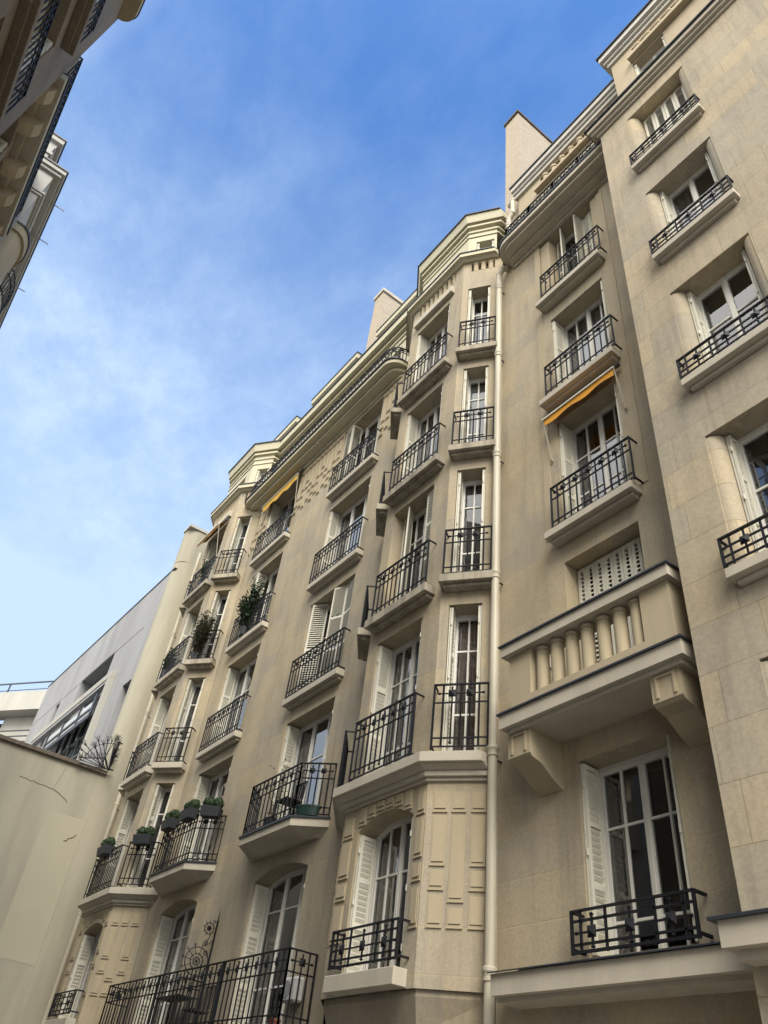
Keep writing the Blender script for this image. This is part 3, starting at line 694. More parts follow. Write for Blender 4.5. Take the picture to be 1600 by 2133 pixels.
# top balcony of the recessed part
mb = MB(); 
def rl_(off, yf, r, z0, z1, m):
    pts = [(-3.8, 7.5), (-7.40 - off, 7.5)] + [(-7.40 - off + r * (1 - math.cos(math.pi / 2 * i / 8)), yf - off + r * (1 - math.sin(math.pi / 2 * i / 8))) for i in range(9)] + [(-3.8, yf - off)]
    mb.mat(m).poly(pts, z0, z1)
rl_(0, 6.62, .42, 18.70, 18.84, 0); rl_(-.1, 6.62, .38, 18.60, 18.70, 0); rl_(-.12, 6.85, .25, 18.52, 18.60, 0); rl_(-.14, 7.0, .1, 18.44, 18.52, 0); rl_(.03, 6.62, .43, 18.84, 18.88, 1)
mb.build('balcony_slab', ['sill', 'lead'], B2, 'top balcony slab with a rounded left end')
mb = MB()
for i in range(4): railing(B2, (-7.0 + .76 * i, 6.69), (-6.24 + .76 * i, 6.69), 18.88, 19.40, 2, 'b', ext=mb, bw=.028)
railing(B2, (-7.30, 7.15), (-7.0, 6.69), 18.88, 19.40, 0, 'b', ext=mb, bw=.028)
mb.build('railing', 'iron', B2)
# attic of the recessed part
mb = MB(); F2 = FX(7.21)
wall(mb, F2, -7.08, -3.4, 18.85, 22.0, [(-6.1, -4.6, 18.95, 20.6), (-6.28, -3.95, 21.06, 21.62)], rd=.14)
mb.quad((-7.08, 7.21, 18.85), (-7.08, 10, 18.85), (-7.08, 10, 22), (-7.08, 7.21, 22)); mb.box(F2, -6.28, -3.95, -.16, -.139, 21.0, 21.7)
mb.box(F2, -6.40, -3.9, 0, .14, 20.94, 21.05)
for i in range(8): 
    x = -6.12 + i * .29; mb.cyl((x, 7.25, 21.06), (x, 7.25, 21.56), .075, n=12); mb.cyl((x, 7.25, 21.50), (x, 7.25, 21.60), .095, n=12)
mb.build('attic_wall', 'stone_plain', B2)
window(B2, F2, -6.1, -4.6, 18.95, 20.6, depth=.14, shut=None)
mb = MB(); mb.wbox(-7.14, -3.4, 7.13, 9.5, 21.70, 21.86); mb.wbox(-7.16, -3.4, 7.08, 9.5, 21.86, 21.98); mb.wbox(-7.18, -3.4, 7.02, 9.5, 21.98, 22.18); mb.mat(1).wbox(-7.21, -3.4, 6.98, 9.55, 22.18, 22.22)
mb.build('roof_cornice', ['pale_cornice', 'lead'], B2)
mb = MB(); mb.wbox(-7.78, -7.22, 7.40, 8.98, 18.8, 28.0); mb.mat(1).wbox(-7.83, -7.17, 7.34, 9.04, 28.0, 28.10)
mb.build('chimney', ['brick', 'coping'], B2, 'tall pale brick chimney stack with dark cap')
# wing
YW = 6.48; F3 = FX(YW); mb = MB(); WX = (-3.27, -1.97)
Wh = [(WX[0], WX[1], z0, z1, 0, .16) for z0, z1 in ((16.12, 18.30), (13.02, 15.14), (9.92, 12.02), (6.80, 8.90), (3.60, 5.76))]
rep = [(a + 3.6, b + 3.6, c, d, 0, .16) for a, b, c, d, _, _ in Wh]
wall(mb, F3, -3.93, 5.0, 0, 18.9, Wh + rep, rd=.36)
mb.quad((-3.93, YW, 0), (-3.93, 7.2, 0), (-3.93, 7.2, 18.9), (-3.93, YW, 18.9)); mb.quad((5, YW, 0), (5, 14, 0), (5, 14, 22), (5, YW, 22)); mb.quad((-7.66, 14, 0), (5, 14, 0), (5, 14, 22), (-7.66, 14, 22))
mb.quad((-7.66, 7.2, 18.0), (-7.66, 14, 18.0), (-7.66, 14, 21.9), (-7.66, 9.4, 21.9))
mb.build('wall', 'stone_wing', B2, 'broad plain wall of the projecting wing')
for off in (0, 3.6):
    for i, (z0, z1) in enumerate(((16.12, 18.30), (13.02, 15.14), (9.92, 12.02), (6.80, 8.90), (3.60, 5.76))):
        a, b = WX[0] + off + .16, WX[1] + off - .16
        if i == 0: window(B2, F3, a, b, z0, z1, shut='closed', label='window with its louvred shutters closed')
        else: window(B2, F3, a, b, z0, z1, cols=1, bars=(.42,), cur=None if i != 1 else 'cur_gray', curpos='left', stack=.16, sd=.16)
        sill(B2, F3, WX[0] + off - .06, WX[1] + off + .08, z0, .13, 0, .16)
        if i < 4: railing(B2, (WX[0] + off - .05, 6.34), (WX[1] + off + .06, 6.34), z0 + .02, z0 + .40, 3, 'b', back=(.14, .14), bw=.022)
mb = MB()
mb.box(F3, -3.98, 5.0, 0, .30, 3.28, 3.48); mb.box(F3, -3.90, 5.0, 0, .20, 3.20, 3.28); mb.mat(1).box(F3, -4.05, 5.0, 0, .34, 3.48, 3.505); mb.box(F3, -3.92, 5.0, 0, .05, 3.505, 3.57)
mb.build('cornice', ['sill', 'lead'], B2)
mb = MB(); mb.box(F3, -4.12, 5.0, -.7, .18, 18.86, 19.0); mb.box(F3, -4.06, 5.0, 0, .12, 18.78, 18.86); mb.box(F3, -3.98, 5.0, 0, .05, 18.70, 18.78); mb.mat(1).box(F3, -4.17, 5.0, -.7, .23, 19.0, 19.035)
mb.build('cornice', ['sill', 'lead'], B2)
F4 = FX(6.6); mb = MB()
wall(mb, F4, -3.41, 5.0, 19.0, 22.0, [(-2.92, -2.11, 19.5, 20.76), (-2.85, 1.5, 21.0, 21.55), (.6, 1.5, 19.5, 20.76)], rd=.2)
mb.quad((-3.41, 6.6, 19), (-3.41, 10, 19), (-3.41, 10, 22), (-3.41, 6.6, 22)); mb.box(F4, -2.9, 1.55, -.22, -.199, 20.95, 21.6)
mb.box(F4, -2.93, 1.6, 0, .16, 20.82, 20.98)
for i in range(16):
    x = -2.70 + i * .28; mb.cyl((x, 6.66, 21.0), (x, 6.66, 21.5), .075, n=12); mb.cyl((x, 6.66, 21.46), (x, 6.66, 21.54), .095, n=12)
mb.build('attic_wall', 'stone_plain', B2)
window(B2, F4, -2.92, -2.11, 19.5, 20.76, depth=.2, stack=.14, cols=1); window(B2, F4, .6, 1.5, 19.5, 20.76, depth=.2, stack=.14, cols=1)
mb = MB(); mb.wbox(-3.47, 5, 6.54, 14, 21.72, 21.86); mb.wbox(-3.52, 5, 6.48, 14, 21.86, 21.98); mb.wbox(-3.58, 5, 6.40, 14, 21.98, 22.2); mb.mat(1).wbox(-3.62, 5.03, 6.35, 14, 22.2, 22.24)
mb.build('roof_cornice', ['pale_cornice', 'lead'], B2)
mb = MB(); mb.wbox(-7.0, -3.4, 9.5, 14, 21.8, 22.1); mb.build('roof', 'roof', B2)
pipe(B2, [(-7.33, 7.10, 18.9), (-7.33, 7.10, 20.85), (-7.20, 7.12, 21.05), (-7.20, 7.12, 21.7), (-7.40, 7.2, 21.8)], .065, [(-7.33, 7.10, 20.6)], 'short cream drainpipe with elbows at the roof edge')

# =================================================================== left end: plaster party wall, low wall, modern block
B3 = thing('party_wall_building', (-26.0, 9, 0), 'tall blank cream-plastered end wall between the stone block and the grey building', 'building')
mb = MB(); rr = .5; GX = -25.1
pts = [(GX, 12), (GX, 6.5 + rr)] + [(GX - rr * (1 - math.cos(t)), 6.5 + rr * (1 - math.sin(t))) for t in [math.pi / 2 * i / 8 for i in range(1, 9)]] + [(-25.68, 6.5), (-25.68, 12)]
mb.poly(pts, 10.42, 19.12); mb.wbox(-25.68, GX, 6.502, 12, 0, 10.42)
mb.poly([(GX, 8.2), (GX, 6.95)] + [(GX - .45 * (1 - math.cos(t)), 6.5 + .45 * (1 - math.sin(t))) for t in [math.pi / 2 * i / 8 for i in range(1, 9)]] + [(-25.66, 6.5), (-25.66, 8.2)], 19.12, 20.75)
mb.build('wall', 'plaster', B3)
mb = MB(); mb.wbox(-25.72, GX + .05, 6.45, 8.25, 20.75, 20.87); mb.build('coping', 'whiterender', B3)

LW = thing('boundary_wall', (-25.2, 2.0, 0), 'high cream plaster wall closing the street with a dark stone coping', 'wall')
mb = MB(); mb.wbox(-25.45, -25.103, -9, 6.50, 0, 10.36); mb.build('wall', 'plaster', LW)
mb = MB(); mb.wbox(-25.52, -25.0, -9, 6.60, 10.36, 10.49); mb.build('coping', 'coping', LW, bevel=.015)
FL = Fr((-25.103, 0), (0, 1), (1, 0))
mb = MB()
mb.box(FL, 5.3, 6.49, 0, .004, 5.0, 8.9)
mb.build('repair_patch', 'patch', LW)
mb = MB()
def crack(pts, w):
    for a, b in zip(pts[:-1], pts[1:]): mb.bar(FL.p(a[0], .006, a[1]), FL.p(b[0], .006, b[1]), w, w)
rnd = random.Random(3)
def jag(a, b, n, amp, w):
    pts = [a]
    for i in range(1, n): t = i / n; pts.append((a[0] + (b[0] - a[0]) * t + rnd.uniform(-amp, amp), a[1] + (b[1] - a[1]) * t + rnd.uniform(-amp, amp)))
    crack(pts + [b], w)
jag((4.15, 9.55), (5.2, 9.5), 9, .03, .008); jag((5.2, 9.5), (5.35, 10.2), 6, .02, .006); jag((5.2, 9.5), (5.75, 9.25), 6, .03, .012); jag((6.05, 8.2), (6.35, 8.45), 5, .04, .02)
jag((4.75, 6.35), (4.9, 6.25), 3, .03, .05); jag((3.9, 4.2), (4.3, 4.9), 6, .03, .015); jag((4.05, 3.6), (4.25, 4.1), 6, .02, .05)
mb.build('crack', 'crack', LW)

SG = MB()
piv = Vector((-24.97, 6.58, 10.5)); 
def spike(o, p, q):
    o.bar(p, q, .019); d = (Vector(q) - Vector(p)).normalized(); s = Vector((0, -d.z, d.y)) if abs(d.x) < .5 else Vector((0, 0, 1))
    for k in (-1, 0, 1): o.bar(Vector(q) - d * .12, Vector(q) + d * .10 + s * .07 * k, .014)
SG.bar(piv, piv + Vector((0, .06, 1.0)), .045)
for z in (.05, .5, .95): SG.bar(piv + Vector((0, 0, z)), piv + Vector((0, .16, z)), .035)
L_ = 1.02
for i in range(12):
    t = R(-6 + 92 * i / 11 + random.uniform(-2.5, 2.5)); q_ = random.uniform(.86, 1.14); e = piv + Vector((random.uniform(-.04, .10), -math.cos(t) * L_ * q_, math.sin(t) * L_ * q_)); spike(SG, piv + Vector((0, -.35 * random.random(), .02)), e)
for i in range(11):
    t, t2 = R(92 * i / 11), R(92 * (i + 1) / 11); r = .86
    SG.bar(piv + Vector((0, -math.cos(t) * r, math.sin(t) * r)), piv + Vector((0, -math.cos(t2) * r, math.sin(t2) * r)), .016)
# second fan reaching out over the street side
for i in range(9):
    t = R(0 + 90 * i / 8); e = piv + Vector((math.cos(t) * .75, -.12, .05 + math.sin(t) * .95)); SG.bar(piv, e, .019)
    for k in (-1, 0, 1): SG.bar(e, e + Vector((math.cos(t) * .12, .07 * k, math.sin(t) * .12 + .02)), .010)
SG.bar(piv, piv + Vector((.3, -.28, .22)), .03); SG.bar(piv + Vector((.3, -.28, .22)), piv + Vector((0, -1.0, .08)), .03)
for i in range(10):
    p = piv + Vector((.3, -.28, .22)).lerp(Vector((0, -1.0, .08)), i / 9); 
    for k in (-1, 1): SG.bar(p, p + Vector((0, .05 * k, .17)), .012)
o = SG.build('spiked_wall_guard', 'iron'); tag(o, 'black iron fan of spikes bolted above the end of the plaster wall', 'spiked guard')

# modern grey building
k_ = 1.025
GO = Vector((-25.69, 6.51, 0)); gu = Vector((-13.77, -.34)).normalized(); GF = Fr((GO.x, GO.y), (gu.x, gu.y), (-gu.y * -1 * -1, 0))
GF = Fr((GO.x, GO.y), (gu.x, gu.y), (.0247, -.9997))
def gz(z): return (z - 1.6) * k_ + 1.6
B4 = thing('modern_building', (-32, 8.5, 0), 'grey rendered modern building with a loggia and a boxed-out glazed bay', 'building')
mb = MB(); LE = 13.8 * k_
gh = [(.10, .90, gz(9.0), gz(13.77)), (3.62 * k_, 7.30 * k_, gz(14.0), gz(16.3)), (9.62 * k_, 10.2 * k_, gz(14.0), gz(16.1)), (2.75, 9.7, 9.0, gz(14.25))]
wall(mb, GF, 0, LE, 0, gz(18.31), gh, rd=.5)
mb.box(GF, .9, LE, 0, .012, gz(16.22), gz(16.24))
mb.build('wall', 'gray', B4)
mb = MB(); mb.box(GF, -.4, LE, -.5, .03, gz(18.31), gz(18.31) + .05); mb.build('roof_edge', 'lead', B4)
mb = MB(); mb.box(GF, 0, LE, -7, -.5, gz(18.0), gz(18.2)); mb.quad(GF.p(0, -7, 0), GF.p(LE, -7, 0), GF.p(LE, -7, 18), GF.p(0, -7, 18)); mb.build('roof', 'roof', B4)
mb = MB(); mb.box(GF, 3.6 * k_, 7.4 * k_, -1.8, -1.7, gz(13.9), gz(16.4)); mb.build('loggia', 'gray', B4)
mb = MB(); mb.box(GF, .10, .90, -.50, -.42, gz(9.0), gz(13.77)); mb.build('window', 'dark', B4)
mb = MB(); mb.box(GF, .12, .88, -.40, -.30, gz(12.2), gz(12.75)); mb.build('window_panel', 'glassroof', B4); window(B4, GF, 9.62 * k_, 10.2 * k_, gz(14.0), gz(16.1), depth=.4, leaves=1, cols=1, bars=(), shut=None)
# projecting concrete frame
mb = MB(); fz = 14.92
mb.box(GF, 2.34, 11.6, -.02, .20, fz, fz + .28); mb.box(GF, 2.34, 2.62, -.02, .20, 8.5, fz)
mb.build('projecting_frame', 'frame', B4, 'pale concrete frame projecting round the glazed bay', bevel=.01)
mb = MB(); mb.box(GF, 2.62, 2.70, -.02, .17, 8.5, fz); mb.box(GF, 2.70, 11.6, -.02, .17, fz - .14, fz - .003); mb.build('metal_trim', 'gray', B4)
mb = MB()
for u in (3.75, 5.3, 7.2, 9.1): mb.box(GF, u, u + .10, .045, .09, 13.70, 14.66)
mb.box(GF, 3.5, 9.3, .05, .12, 13.66, 13.84); mb.box(GF, 3.7, 9.3, .05, .085, 14.10, 14.19); mb.box(GF, 3.5, 3.62, .05, .12, 13.66, 14.66)
for u in (3.4, 4.4, 5.4, 6.4, 7.4, 8.4): mb.box(GF, u, u + .09, -.4, -.30, 9, fz - .5)
for z in (10.2, 11.0, 11.8, 12.6, 13.4): mb.box(GF, 3.2, 9.4, -.42, -.31, z, z + .10)
mb.build('glazing_bars', 'lead', B4)
mb = MB(); mb.box(GF, 3.6, 9.3, .0, .04, 13.80, 14.50); mb.build('roof_panel', 'glassroof', B4)
mb = MB(); mb.quad(GF.p(3.15, -.45, 9), GF.p(9.7, -.45, 9), GF.p(9.7, -.45, fz), GF.p(3.15, -.45, fz)); mb.build('pane', 'glass', B4)
mb = MB(); mb.box(GF, 3.1, 9.8, -2.2, -1.2, 9, fz); mb.build('interior', 'dark', B4)

B5 = thing('white_building', (-43, 6.5, 0), 'white low-roofed building with a roof handrail behind the plaster wall', 'building')
wf = Fr((-40.4, 6.5), (-.812, -.583), (.583, -.812)); mb = MB()
mb.box(wf, -.6, 14, -.6, .45, 17.63, 18.68); mb.box(wf, -.6, 2.6, -3, -.3, 0, 17.63); mb.box(wf, 2.6, 14, -3, -2.9, 0, 17.6); mb.box(wf, 2.6, 14, -3, -.2, 0, 15.9)
mb.build('wall', 'whiterender', B5)
mb = MB(); mb.box(wf, 2.6, 14, -1.0, -.9, 15.9, 17.6); mb.build('window', 'dark', B5)
mb = MB(); mb.bar(wf.p(-.3, .3, 19.25), wf.p(14, .3, 19.25), .06); mb.bar(wf.p(-.3, .3, 18.85), wf.p(14, .3, 18.85), .03)
for u in (-.3, 2.6, 5.5, 8.4): mb.bar(wf.p(u, .3, 18.6), wf.p(u, .3, 19.25), .07)
for z in (16.0, 16.3, 16.6): mb.bar(wf.p(-.2, .2, z), wf.p(3.6, .2, z), .05)
mb.build('handrail', 'lead', B5)

# =================================================================== opposite side of the street (upper left)
def opp_rail(Bp, x0, x1, y, z0, z1):
    mb = MB(); railing(Bp, (x0, y), (x1, y), z0, z1, max(3, int((x1 - x0) / .3)), back=(.2, .2), flip=True, ext=mb); mb.build('railing', 'iron', Bp)
B6 = thing('apartment_building', (0, -6, 0), 'brown stone facade with window balconies at the top left edge of the view', 'building')
Y6 = -2.9; FO6 = FO(Y6); mb = MB(); cols6 = [(-8.03, -6.3), (-4.6, -2.9), (-1.2, .5)]; EX = 1.6
rows6 = [(16.2, 18.65), (13.1, 15.55), (9.95, 12.45), (6.8, 9.3), (3.7, 6.1)]
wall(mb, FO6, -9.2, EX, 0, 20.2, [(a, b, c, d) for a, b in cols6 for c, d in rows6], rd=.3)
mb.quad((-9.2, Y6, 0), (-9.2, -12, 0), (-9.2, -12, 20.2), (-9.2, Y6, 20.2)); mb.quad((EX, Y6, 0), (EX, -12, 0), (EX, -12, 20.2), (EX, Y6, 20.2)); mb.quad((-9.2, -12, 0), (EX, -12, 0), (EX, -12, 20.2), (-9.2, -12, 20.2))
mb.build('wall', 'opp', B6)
for ci, (a, b) in enumerate(cols6):
    for ri, (c, d) in enumerate(rows6):
        window(B6, FO6, a, b, c, d, depth=.3, shut='side' if ci == 0 and ri < 2 else None, cols=1, cur='cur_gray' if (ci + ri) % 2 else None, curpos='sides', fine=False)
        sill(B6, FO6, a - .22, b + .22, c - .03, .16, 0, .22, 'opp')
        opp_rail(B6, a - .15, b + .15, Y6 + .16, c - .03, c + .93)
mb = MB(); pts = [(EX, -3.4), (EX, Y6 + .3)] + [(-9.15 + .3 * (1 - math.sin(t)), Y6 + .3 * math.cos(t)) for t in [math.pi / 2 * i / 8 for i in range(9)]] + [(-9.15, -3.4)]
mb.poly(pts, 20.05, 20.25); mb.mat(1).poly([(x - .02, y + .02) for x, y in pts], 20.25, 20.3); mb.build('cornice', ['stone_plain', 'lead'], B6)
mb = MB(); mb.wbox(-9.2, EX, -12, -3.2, 20.0, 20.2); mb.build('roof', 'roof', B6)

B7 = thing('apartment_building', (-11.4, -6.5, 0), 'brown stone facade with a long corbelled balcony seen from below', 'building')
Y7 = -3.2; FO7 = FO(Y7); mb = MB()
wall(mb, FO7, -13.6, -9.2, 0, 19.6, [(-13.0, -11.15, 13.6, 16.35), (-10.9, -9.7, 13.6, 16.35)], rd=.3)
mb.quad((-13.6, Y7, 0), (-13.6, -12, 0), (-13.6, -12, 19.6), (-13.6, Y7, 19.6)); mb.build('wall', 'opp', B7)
window(B7, FO7, -13.0, -11.15, 13.6, 16.35, depth=.3); window(B7, FO7, -10.9, -9.7, 13.6, 16.35, depth=.3)
mb = MB(); mb.box(FO7, -13.62, -9.21, 0, .41, 16.80, 16.98); mb.box(FO7, -13.6, -9.21, 0, .12, 16.68, 16.80); mb.mat(1).box(FO7, -13.65, -9.21, 0, .44, 16.98, 17.02); mb.build('balcony_slab', ['sill', 'lead'], B7, 'long balcony slab seen from underneath')
for x in (-9.6, -10.4, -11.5, -12.3, -13.3):
    mb = MB(); G7 = Fr((x - .15, Y7), (0, 1), (1, 0)); mb.fpoly(G7, [(-.02, 16.8), (.34, 16.8), (.33, 16.66), (.26, 16.5), (.12, 16.42), (-.02, 16.38)], 0, .3); mb.build('corbel', 'stone_plain', B7)
opp_rail(B7, -13.55, -9.25, Y7 + .34, 17.02, 17.92)
mb = MB(); mb.wbox(-13.6, -9.2, -12, Y7 - .3, 19.4, 19.6); mb.build('roof', 'roof', B7)

B8 = thing('apartment_building', (-17.5, -7, 0), 'pale stepped roofline with a rounded bay and square cornices beyond the corbelled balcony', 'building')
mb = MB(); Y8 = -2.78
wall(mb, FO(Y8), -23, -13.45, 0, 19.8, [(-18.6, -17.4, 13.7, 16.2), (-16.4, -15.2, 17.3, 19.2), (-18.9, -17.7, 17.3, 19.2)], rd=.2)
mb.quad((-13.45, Y8, 0), (-13.45, -12, 0), (-13.45, -12, 19.8), (-13.45, Y8, 19.8)); mb.quad((-23, Y8, 0), (-23, -12, 0), (-23, -12, 19.8), (-23, Y8, 19.8))
mb.build('wall', 'whiterender', B8)
for a, b, c, d in ((-18.6, -17.4, 13.7, 16.2), (-16.4, -15.2, 17.3, 19.2), (-18.9, -17.7, 17.3, 19.2)): window(B8, FO(Y8), a, b, c, d, depth=.2, shut=None)
mb = MB(); mb.wbox(-23, -13.30, -12, Y8 + .20, 19.86, 20.0); mb.wbox(-23, -13.36, -12, Y8 + .14, 19.76, 19.86); mb.wbox(-23, -13.41, -12, Y8 + .06, 18.76, 18.84); mb.wbox(-23, -13.38, -12, Y8 + .10, 18.84, 18.92); mb.mat(1).wbox(-23, -13.27, -12, Y8 + .23, 20.0, 20.05)
mb.build('cornice', ['whiterender', 'lead'], B8)
mb = MB(); mb.wbox(-15.4, -14.0, -12, -3.32, 20.0, 21.6); mb.wbox(-15.5, -13.95, -12, -3.26, 21.2, 21.3); mb.wbox(-15.5, -13.9, -12, -3.2, 21.8, 21.98); mb.wbox(-15.5, -14.0, -12, -3.3, 21.6, 21.8); mb.mat(1).wbox(-15.53, -13.87, -12, -3.17, 21.98, 22.03)
mb.build('penthouse', ['whiterender', 'lead'], B8)
mb = MB()
def halfround(x0, x1, y0, dep, n=12): c = (x0 + x1) / 2; w = (x1 - x0) / 2; return [(c - w * math.cos(math.pi * i / n), y0 + dep * math.sin(math.pi * i / n) ** .7) for i in range(n + 1)]
mb.poly(halfround(-14.75, -13.5, Y8, .36), 9, 17.35); mb.poly(halfround(-14.8, -13.45, Y8, .42), 17.25, 17.5); mb.mat(1).poly(halfround(-14.83, -13.42, Y8, .45), 17.5, 17.55)
mb.build('rounded_bay', ['stone_plain', 'lead'], B8)
mb = MB(); mb.poly(halfround(-17.0, -15.0, Y8, .5), 16.8, 16.95); mb.build('balcony_slab', 'sill', B8)
mb = MB(); hr = halfround(-16.95, -15.05, Y8, .46, 20)
for p, q in zip(hr[:-1], hr[1:]):
    for z in (16.97, 17.1, 17.6, 17.85): mb.bar((*p, z), (*q, z), .022)
    mb.bar((*q, 16.95), (*q, 17.85), .02)
mb.build('railing', 'iron', B8, 'curved black iron balcony railing')
for x, z in ((-14.3, 19.9), (-15.4, 19.7), (-17.1, 19.4)):
    mb = MB(); mb.bar((x, Y8, z), (x - .05, Y8 + .50, z + .05), .02); mb.build('metal_rod', 'gray', B8)

# =================================================================== loose things: awnings, planters, plants, balcony things
def awning(x0, x1, yf, yb, zf, zb, mat, drop, arms, label, F=None, mats=None):
    t = thing('awning', ((x0 + x1) / 2, yb, zb), label, 'awning')
    mb = MB(); n = 28
    for i in range(n):
        a, b = x0 + (x1 - x0) * i / n, x0 + (x1 - x0) * (i + 1) / n
        mb.quad((a, yb, zb), (b, yb, zb), (b, yf, zf), (a, yf, zf))
        da, db = [drop * (1 + .22 * math.sin(x * 9)) for x in (a, b)]
        mb.quad((a, yf, zf), (b, yf, zf), (b, yf + .01, zf - db), (a, yf + .01, zf - da))
    mb.build('cloth', mat, t)
    mb = MB(); mb.bar((x0 - .03, yf - .01, zf + .015), (x1 + .03, yf - .01, zf + .015), .03); mb.build('front_bar', 'shutter', t)
    mb = MB(); mb.cyl((x0 - .05, yb - .03, zb + .02), (x1 + .05, yb - .03, zb + .02), .04, n=10); mb.build('roller', 'lead', t)
    for x in (x0 - .02, x1 + .02):
        mb = MB(); mb.bar((x, yf, zf), (x, 7.17 if yf > 6.55 else yb - .02, zf - arms), .015); mb.cyl((x - .02, 7.17 if yf > 6.55 else yb - .02, zf - arms), (x + .02, 7.17 if yf > 6.55 else yb - .02, zf - arms), .02, n=6); mb.build('arm', 'pipe', t)
    return t
awning(-6.33, -4.78, 6.99, 7.15, 12.10, 12.27, 'orange', .13, .88, 'bright orange awning above the third window of the right-hand block')
awning(-18.95, -16.75, 7.0, 7.15, 18.16, 18.40, 'mustard', .24, 1.5, 'mustard awning under the rounded top balcony')
awning(-22.45, -20.80, 6.28, 6.55, 18.12, 18.45, 'brown_awn', .10, 1.3, 'brown awning over the top window of the far left bay')

def ball(mb, c, r, n=420, leafs=.016, sq=1.0):
    for i in range(n):
        v = Vector((random.gauss(0, 1), random.gauss(0, 1), random.gauss(0, 1))).normalized() * r * random.uniform(.86, 1.03); v.z *= sq
        p = Vector(c) + v; a = Vector((random.uniform(-1, 1), random.uniform(-1, 1), random.uniform(-1, 1))).normalized(); b = a.cross(v.normalized()); 
        if b.length < .1: continue
        b.normalize(); a *= leafs * 1.3; b *= leafs
        mb.add([tuple(p - a), tuple(p + b), tuple(p + a), tuple(p - b)], [(0, 1, 2, 3)])
def planter(P, Q, z, label, flip=False):
    F, l = seg(P, Q, flip); c = F.p(l / 2, 0, z); t = thing('planter', (c[0], c[1], z), label, 'planter', 'box-ball planters hung on the balcony rails')
    mb = MB(); h = l / 2; b0, b1 = .10, .13
    low = [F.p(.03, -b0 + .05, 0)[:2], F.p(l - .03, -b0 + .05, 0)[:2], F.p(l - .03, b1 + .03, 0)[:2], F.p(.03, b1 + .03, 0)[:2]]; top = [F.p(0, -b0, 0)[:2], F.p(l, -b0, 0)[:2], F.p(l, b1 + .06, 0)[:2], F.p(0, b1 + .06, 0)[:2]]
    mb.poly(top, z - .10, z + .12, low); mb.build('box', 'planter', t, bevel=.008)
    for u in (l * .27, l * .74):
        mb = MB(); cc = F.p(u, .04, z + .22); mb.lathe((cc[0], cc[1], cc[2] - .12), [(0, 0), (.09, .03), (.12, .12), (.09, .21), (0, .24)], 12); ball(mb, cc, .135); mb.build('box_ball', 'box', t)
    return t
cl = bays['l']; ff = bay_frames(cl)
planter((cl - .55, YB - .20), (cl + .08, YB - .20), 7.32, 'long zinc planter of clipped box on the front rail of the left bay')
g = ff['right']; planter(g.p(.22, .24, 0)[:2], g.p(.72, .24, 0)[:2], 7.33, 'zinc planter with two box balls on the angled side rail of the left bay')
planter((-18.55, 6.70), (-18.05, 6.70), 7.38, 'zinc planter with two box balls in the middle of the small balcony rail')
planter((-17.50, 6.70), (-16.98, 6.70), 7.38, 'zinc planter with two box balls near the angle of the small balcony rail')
planter((-16.82, 6.76), (-16.50, 7.10), 7.38, 'zinc planter with two box balls on the right return of the small balcony')

def potplant(c, h, w, label, leafm, potm='planter', n=260, ls=.05, droop=0, up=.5, name='potted_plant', stems=9):
    t = thing(name, c, label, 'plant'); mb = MB(); mb.lathe(c, [(0, 0), (.10, 0), (.14, .24), (.15, .26), (.12, .26), (0, .22)], 14); mb.build('pot', potm, t)
    st = MB(); lf = MB(); rnd = random.Random(int(h * 1000 + w * 100))
    for i in range(stems):
        a = rnd.uniform(0, 6.28); tip = Vector((math.cos(a) * w * rnd.uniform(.4, 1), math.sin(a) * w * .45 * rnd.uniform(.3, 1), .24 + h * rnd.uniform(.55, 1))); base = Vector(c) + Vector((0, 0, .22)); p = base
        for k in range(1, 7):
            f = k / 6; q = Vector(c) + Vector((tip.x * f ** 1.3, tip.y * f ** 1.3, .22 + (tip.z - .22) * (f - droop * f * f)))
            st.bar(p, q, .010 * (1.3 - f)); 
            for j in range(n // stems // 6 + 1):
                if rnd.random() > f + .45: continue
                o = p.lerp(q, rnd.random()) + Vector((rnd.uniform(-1, 1), rnd.uniform(-1, 1), rnd.uniform(-1, 1))) * w * .17; d = Vector((rnd.uniform(-1, 1), rnd.uniform(-1, 1), rnd.uniform(-.3, 1))).normalized(); s = d.cross(Vector((rnd.uniform(-1, 1), rnd.uniform(-1, 1), 1))).normalized()
                lf.add([tuple(o), tuple(o + d * ls * .6 + s * ls * .25), tuple(o + d * ls * 1.5), tuple(o + d * ls * .6 - s * ls * .25)], [(0, 1, 2, 3)])
            p = q
    st.build('stems', 'twig', t); lf.build('foliage', leafm, t)
    return t
potplant((-17.85, 7.03, 12.64), 1.35, .60, 'bushy dark green plant rising behind a railing in the wall between the bays', 'leaf', n=2600, ls=.085, stems=22)
potplant((-20.12, 6.63, 12.56), 1.35, .62, 'withered bushy plant behind the small side railing of the left bay', 'dry', n=4200, ls=.06, stems=30)
potplant((-21.3, 6.50, 15.72), 1.0, .35, 'small green plant behind the top front railing of the left bay', 'leaf', n=900, ls=.055, stems=12)
potplant((-21.9, 6.50, 12.58), .85, .45, 'trailing green plant behind the front railing of the left bay', 'leaf', n=900, ls=.055, stems=12)
potplant((-13.75, 6.95, 6.37), 1.35, .38, 'sparse twiggy plant in a dark pot on the three-sided balcony', 'twig', n=110, ls=.05)
mb = MB(); Ft, lt = seg((-12.55, 6.88), (-12.15, 7.18)); t = thing('plant_trough', (-12.3, 7.0, 6.37), 'dark green oval trough at the right end of the three-sided balcony', 'planter')
pts = [(-12.33 + .24 * math.cos(a) * .8 - .1 * math.sin(a) * .6, 6.93 + .24 * math.cos(a) * .6 + .1 * math.sin(a) * .8) for a in [2 * math.pi * i / 20 for i in range(20)]]
mb.poly(pts, 6.38, 6.53, [((x + 12.33) * .85 - 12.33, (y - 6.93) * .85 + 6.93) for x, y in pts]); mb.build('trough', 'trough', t)
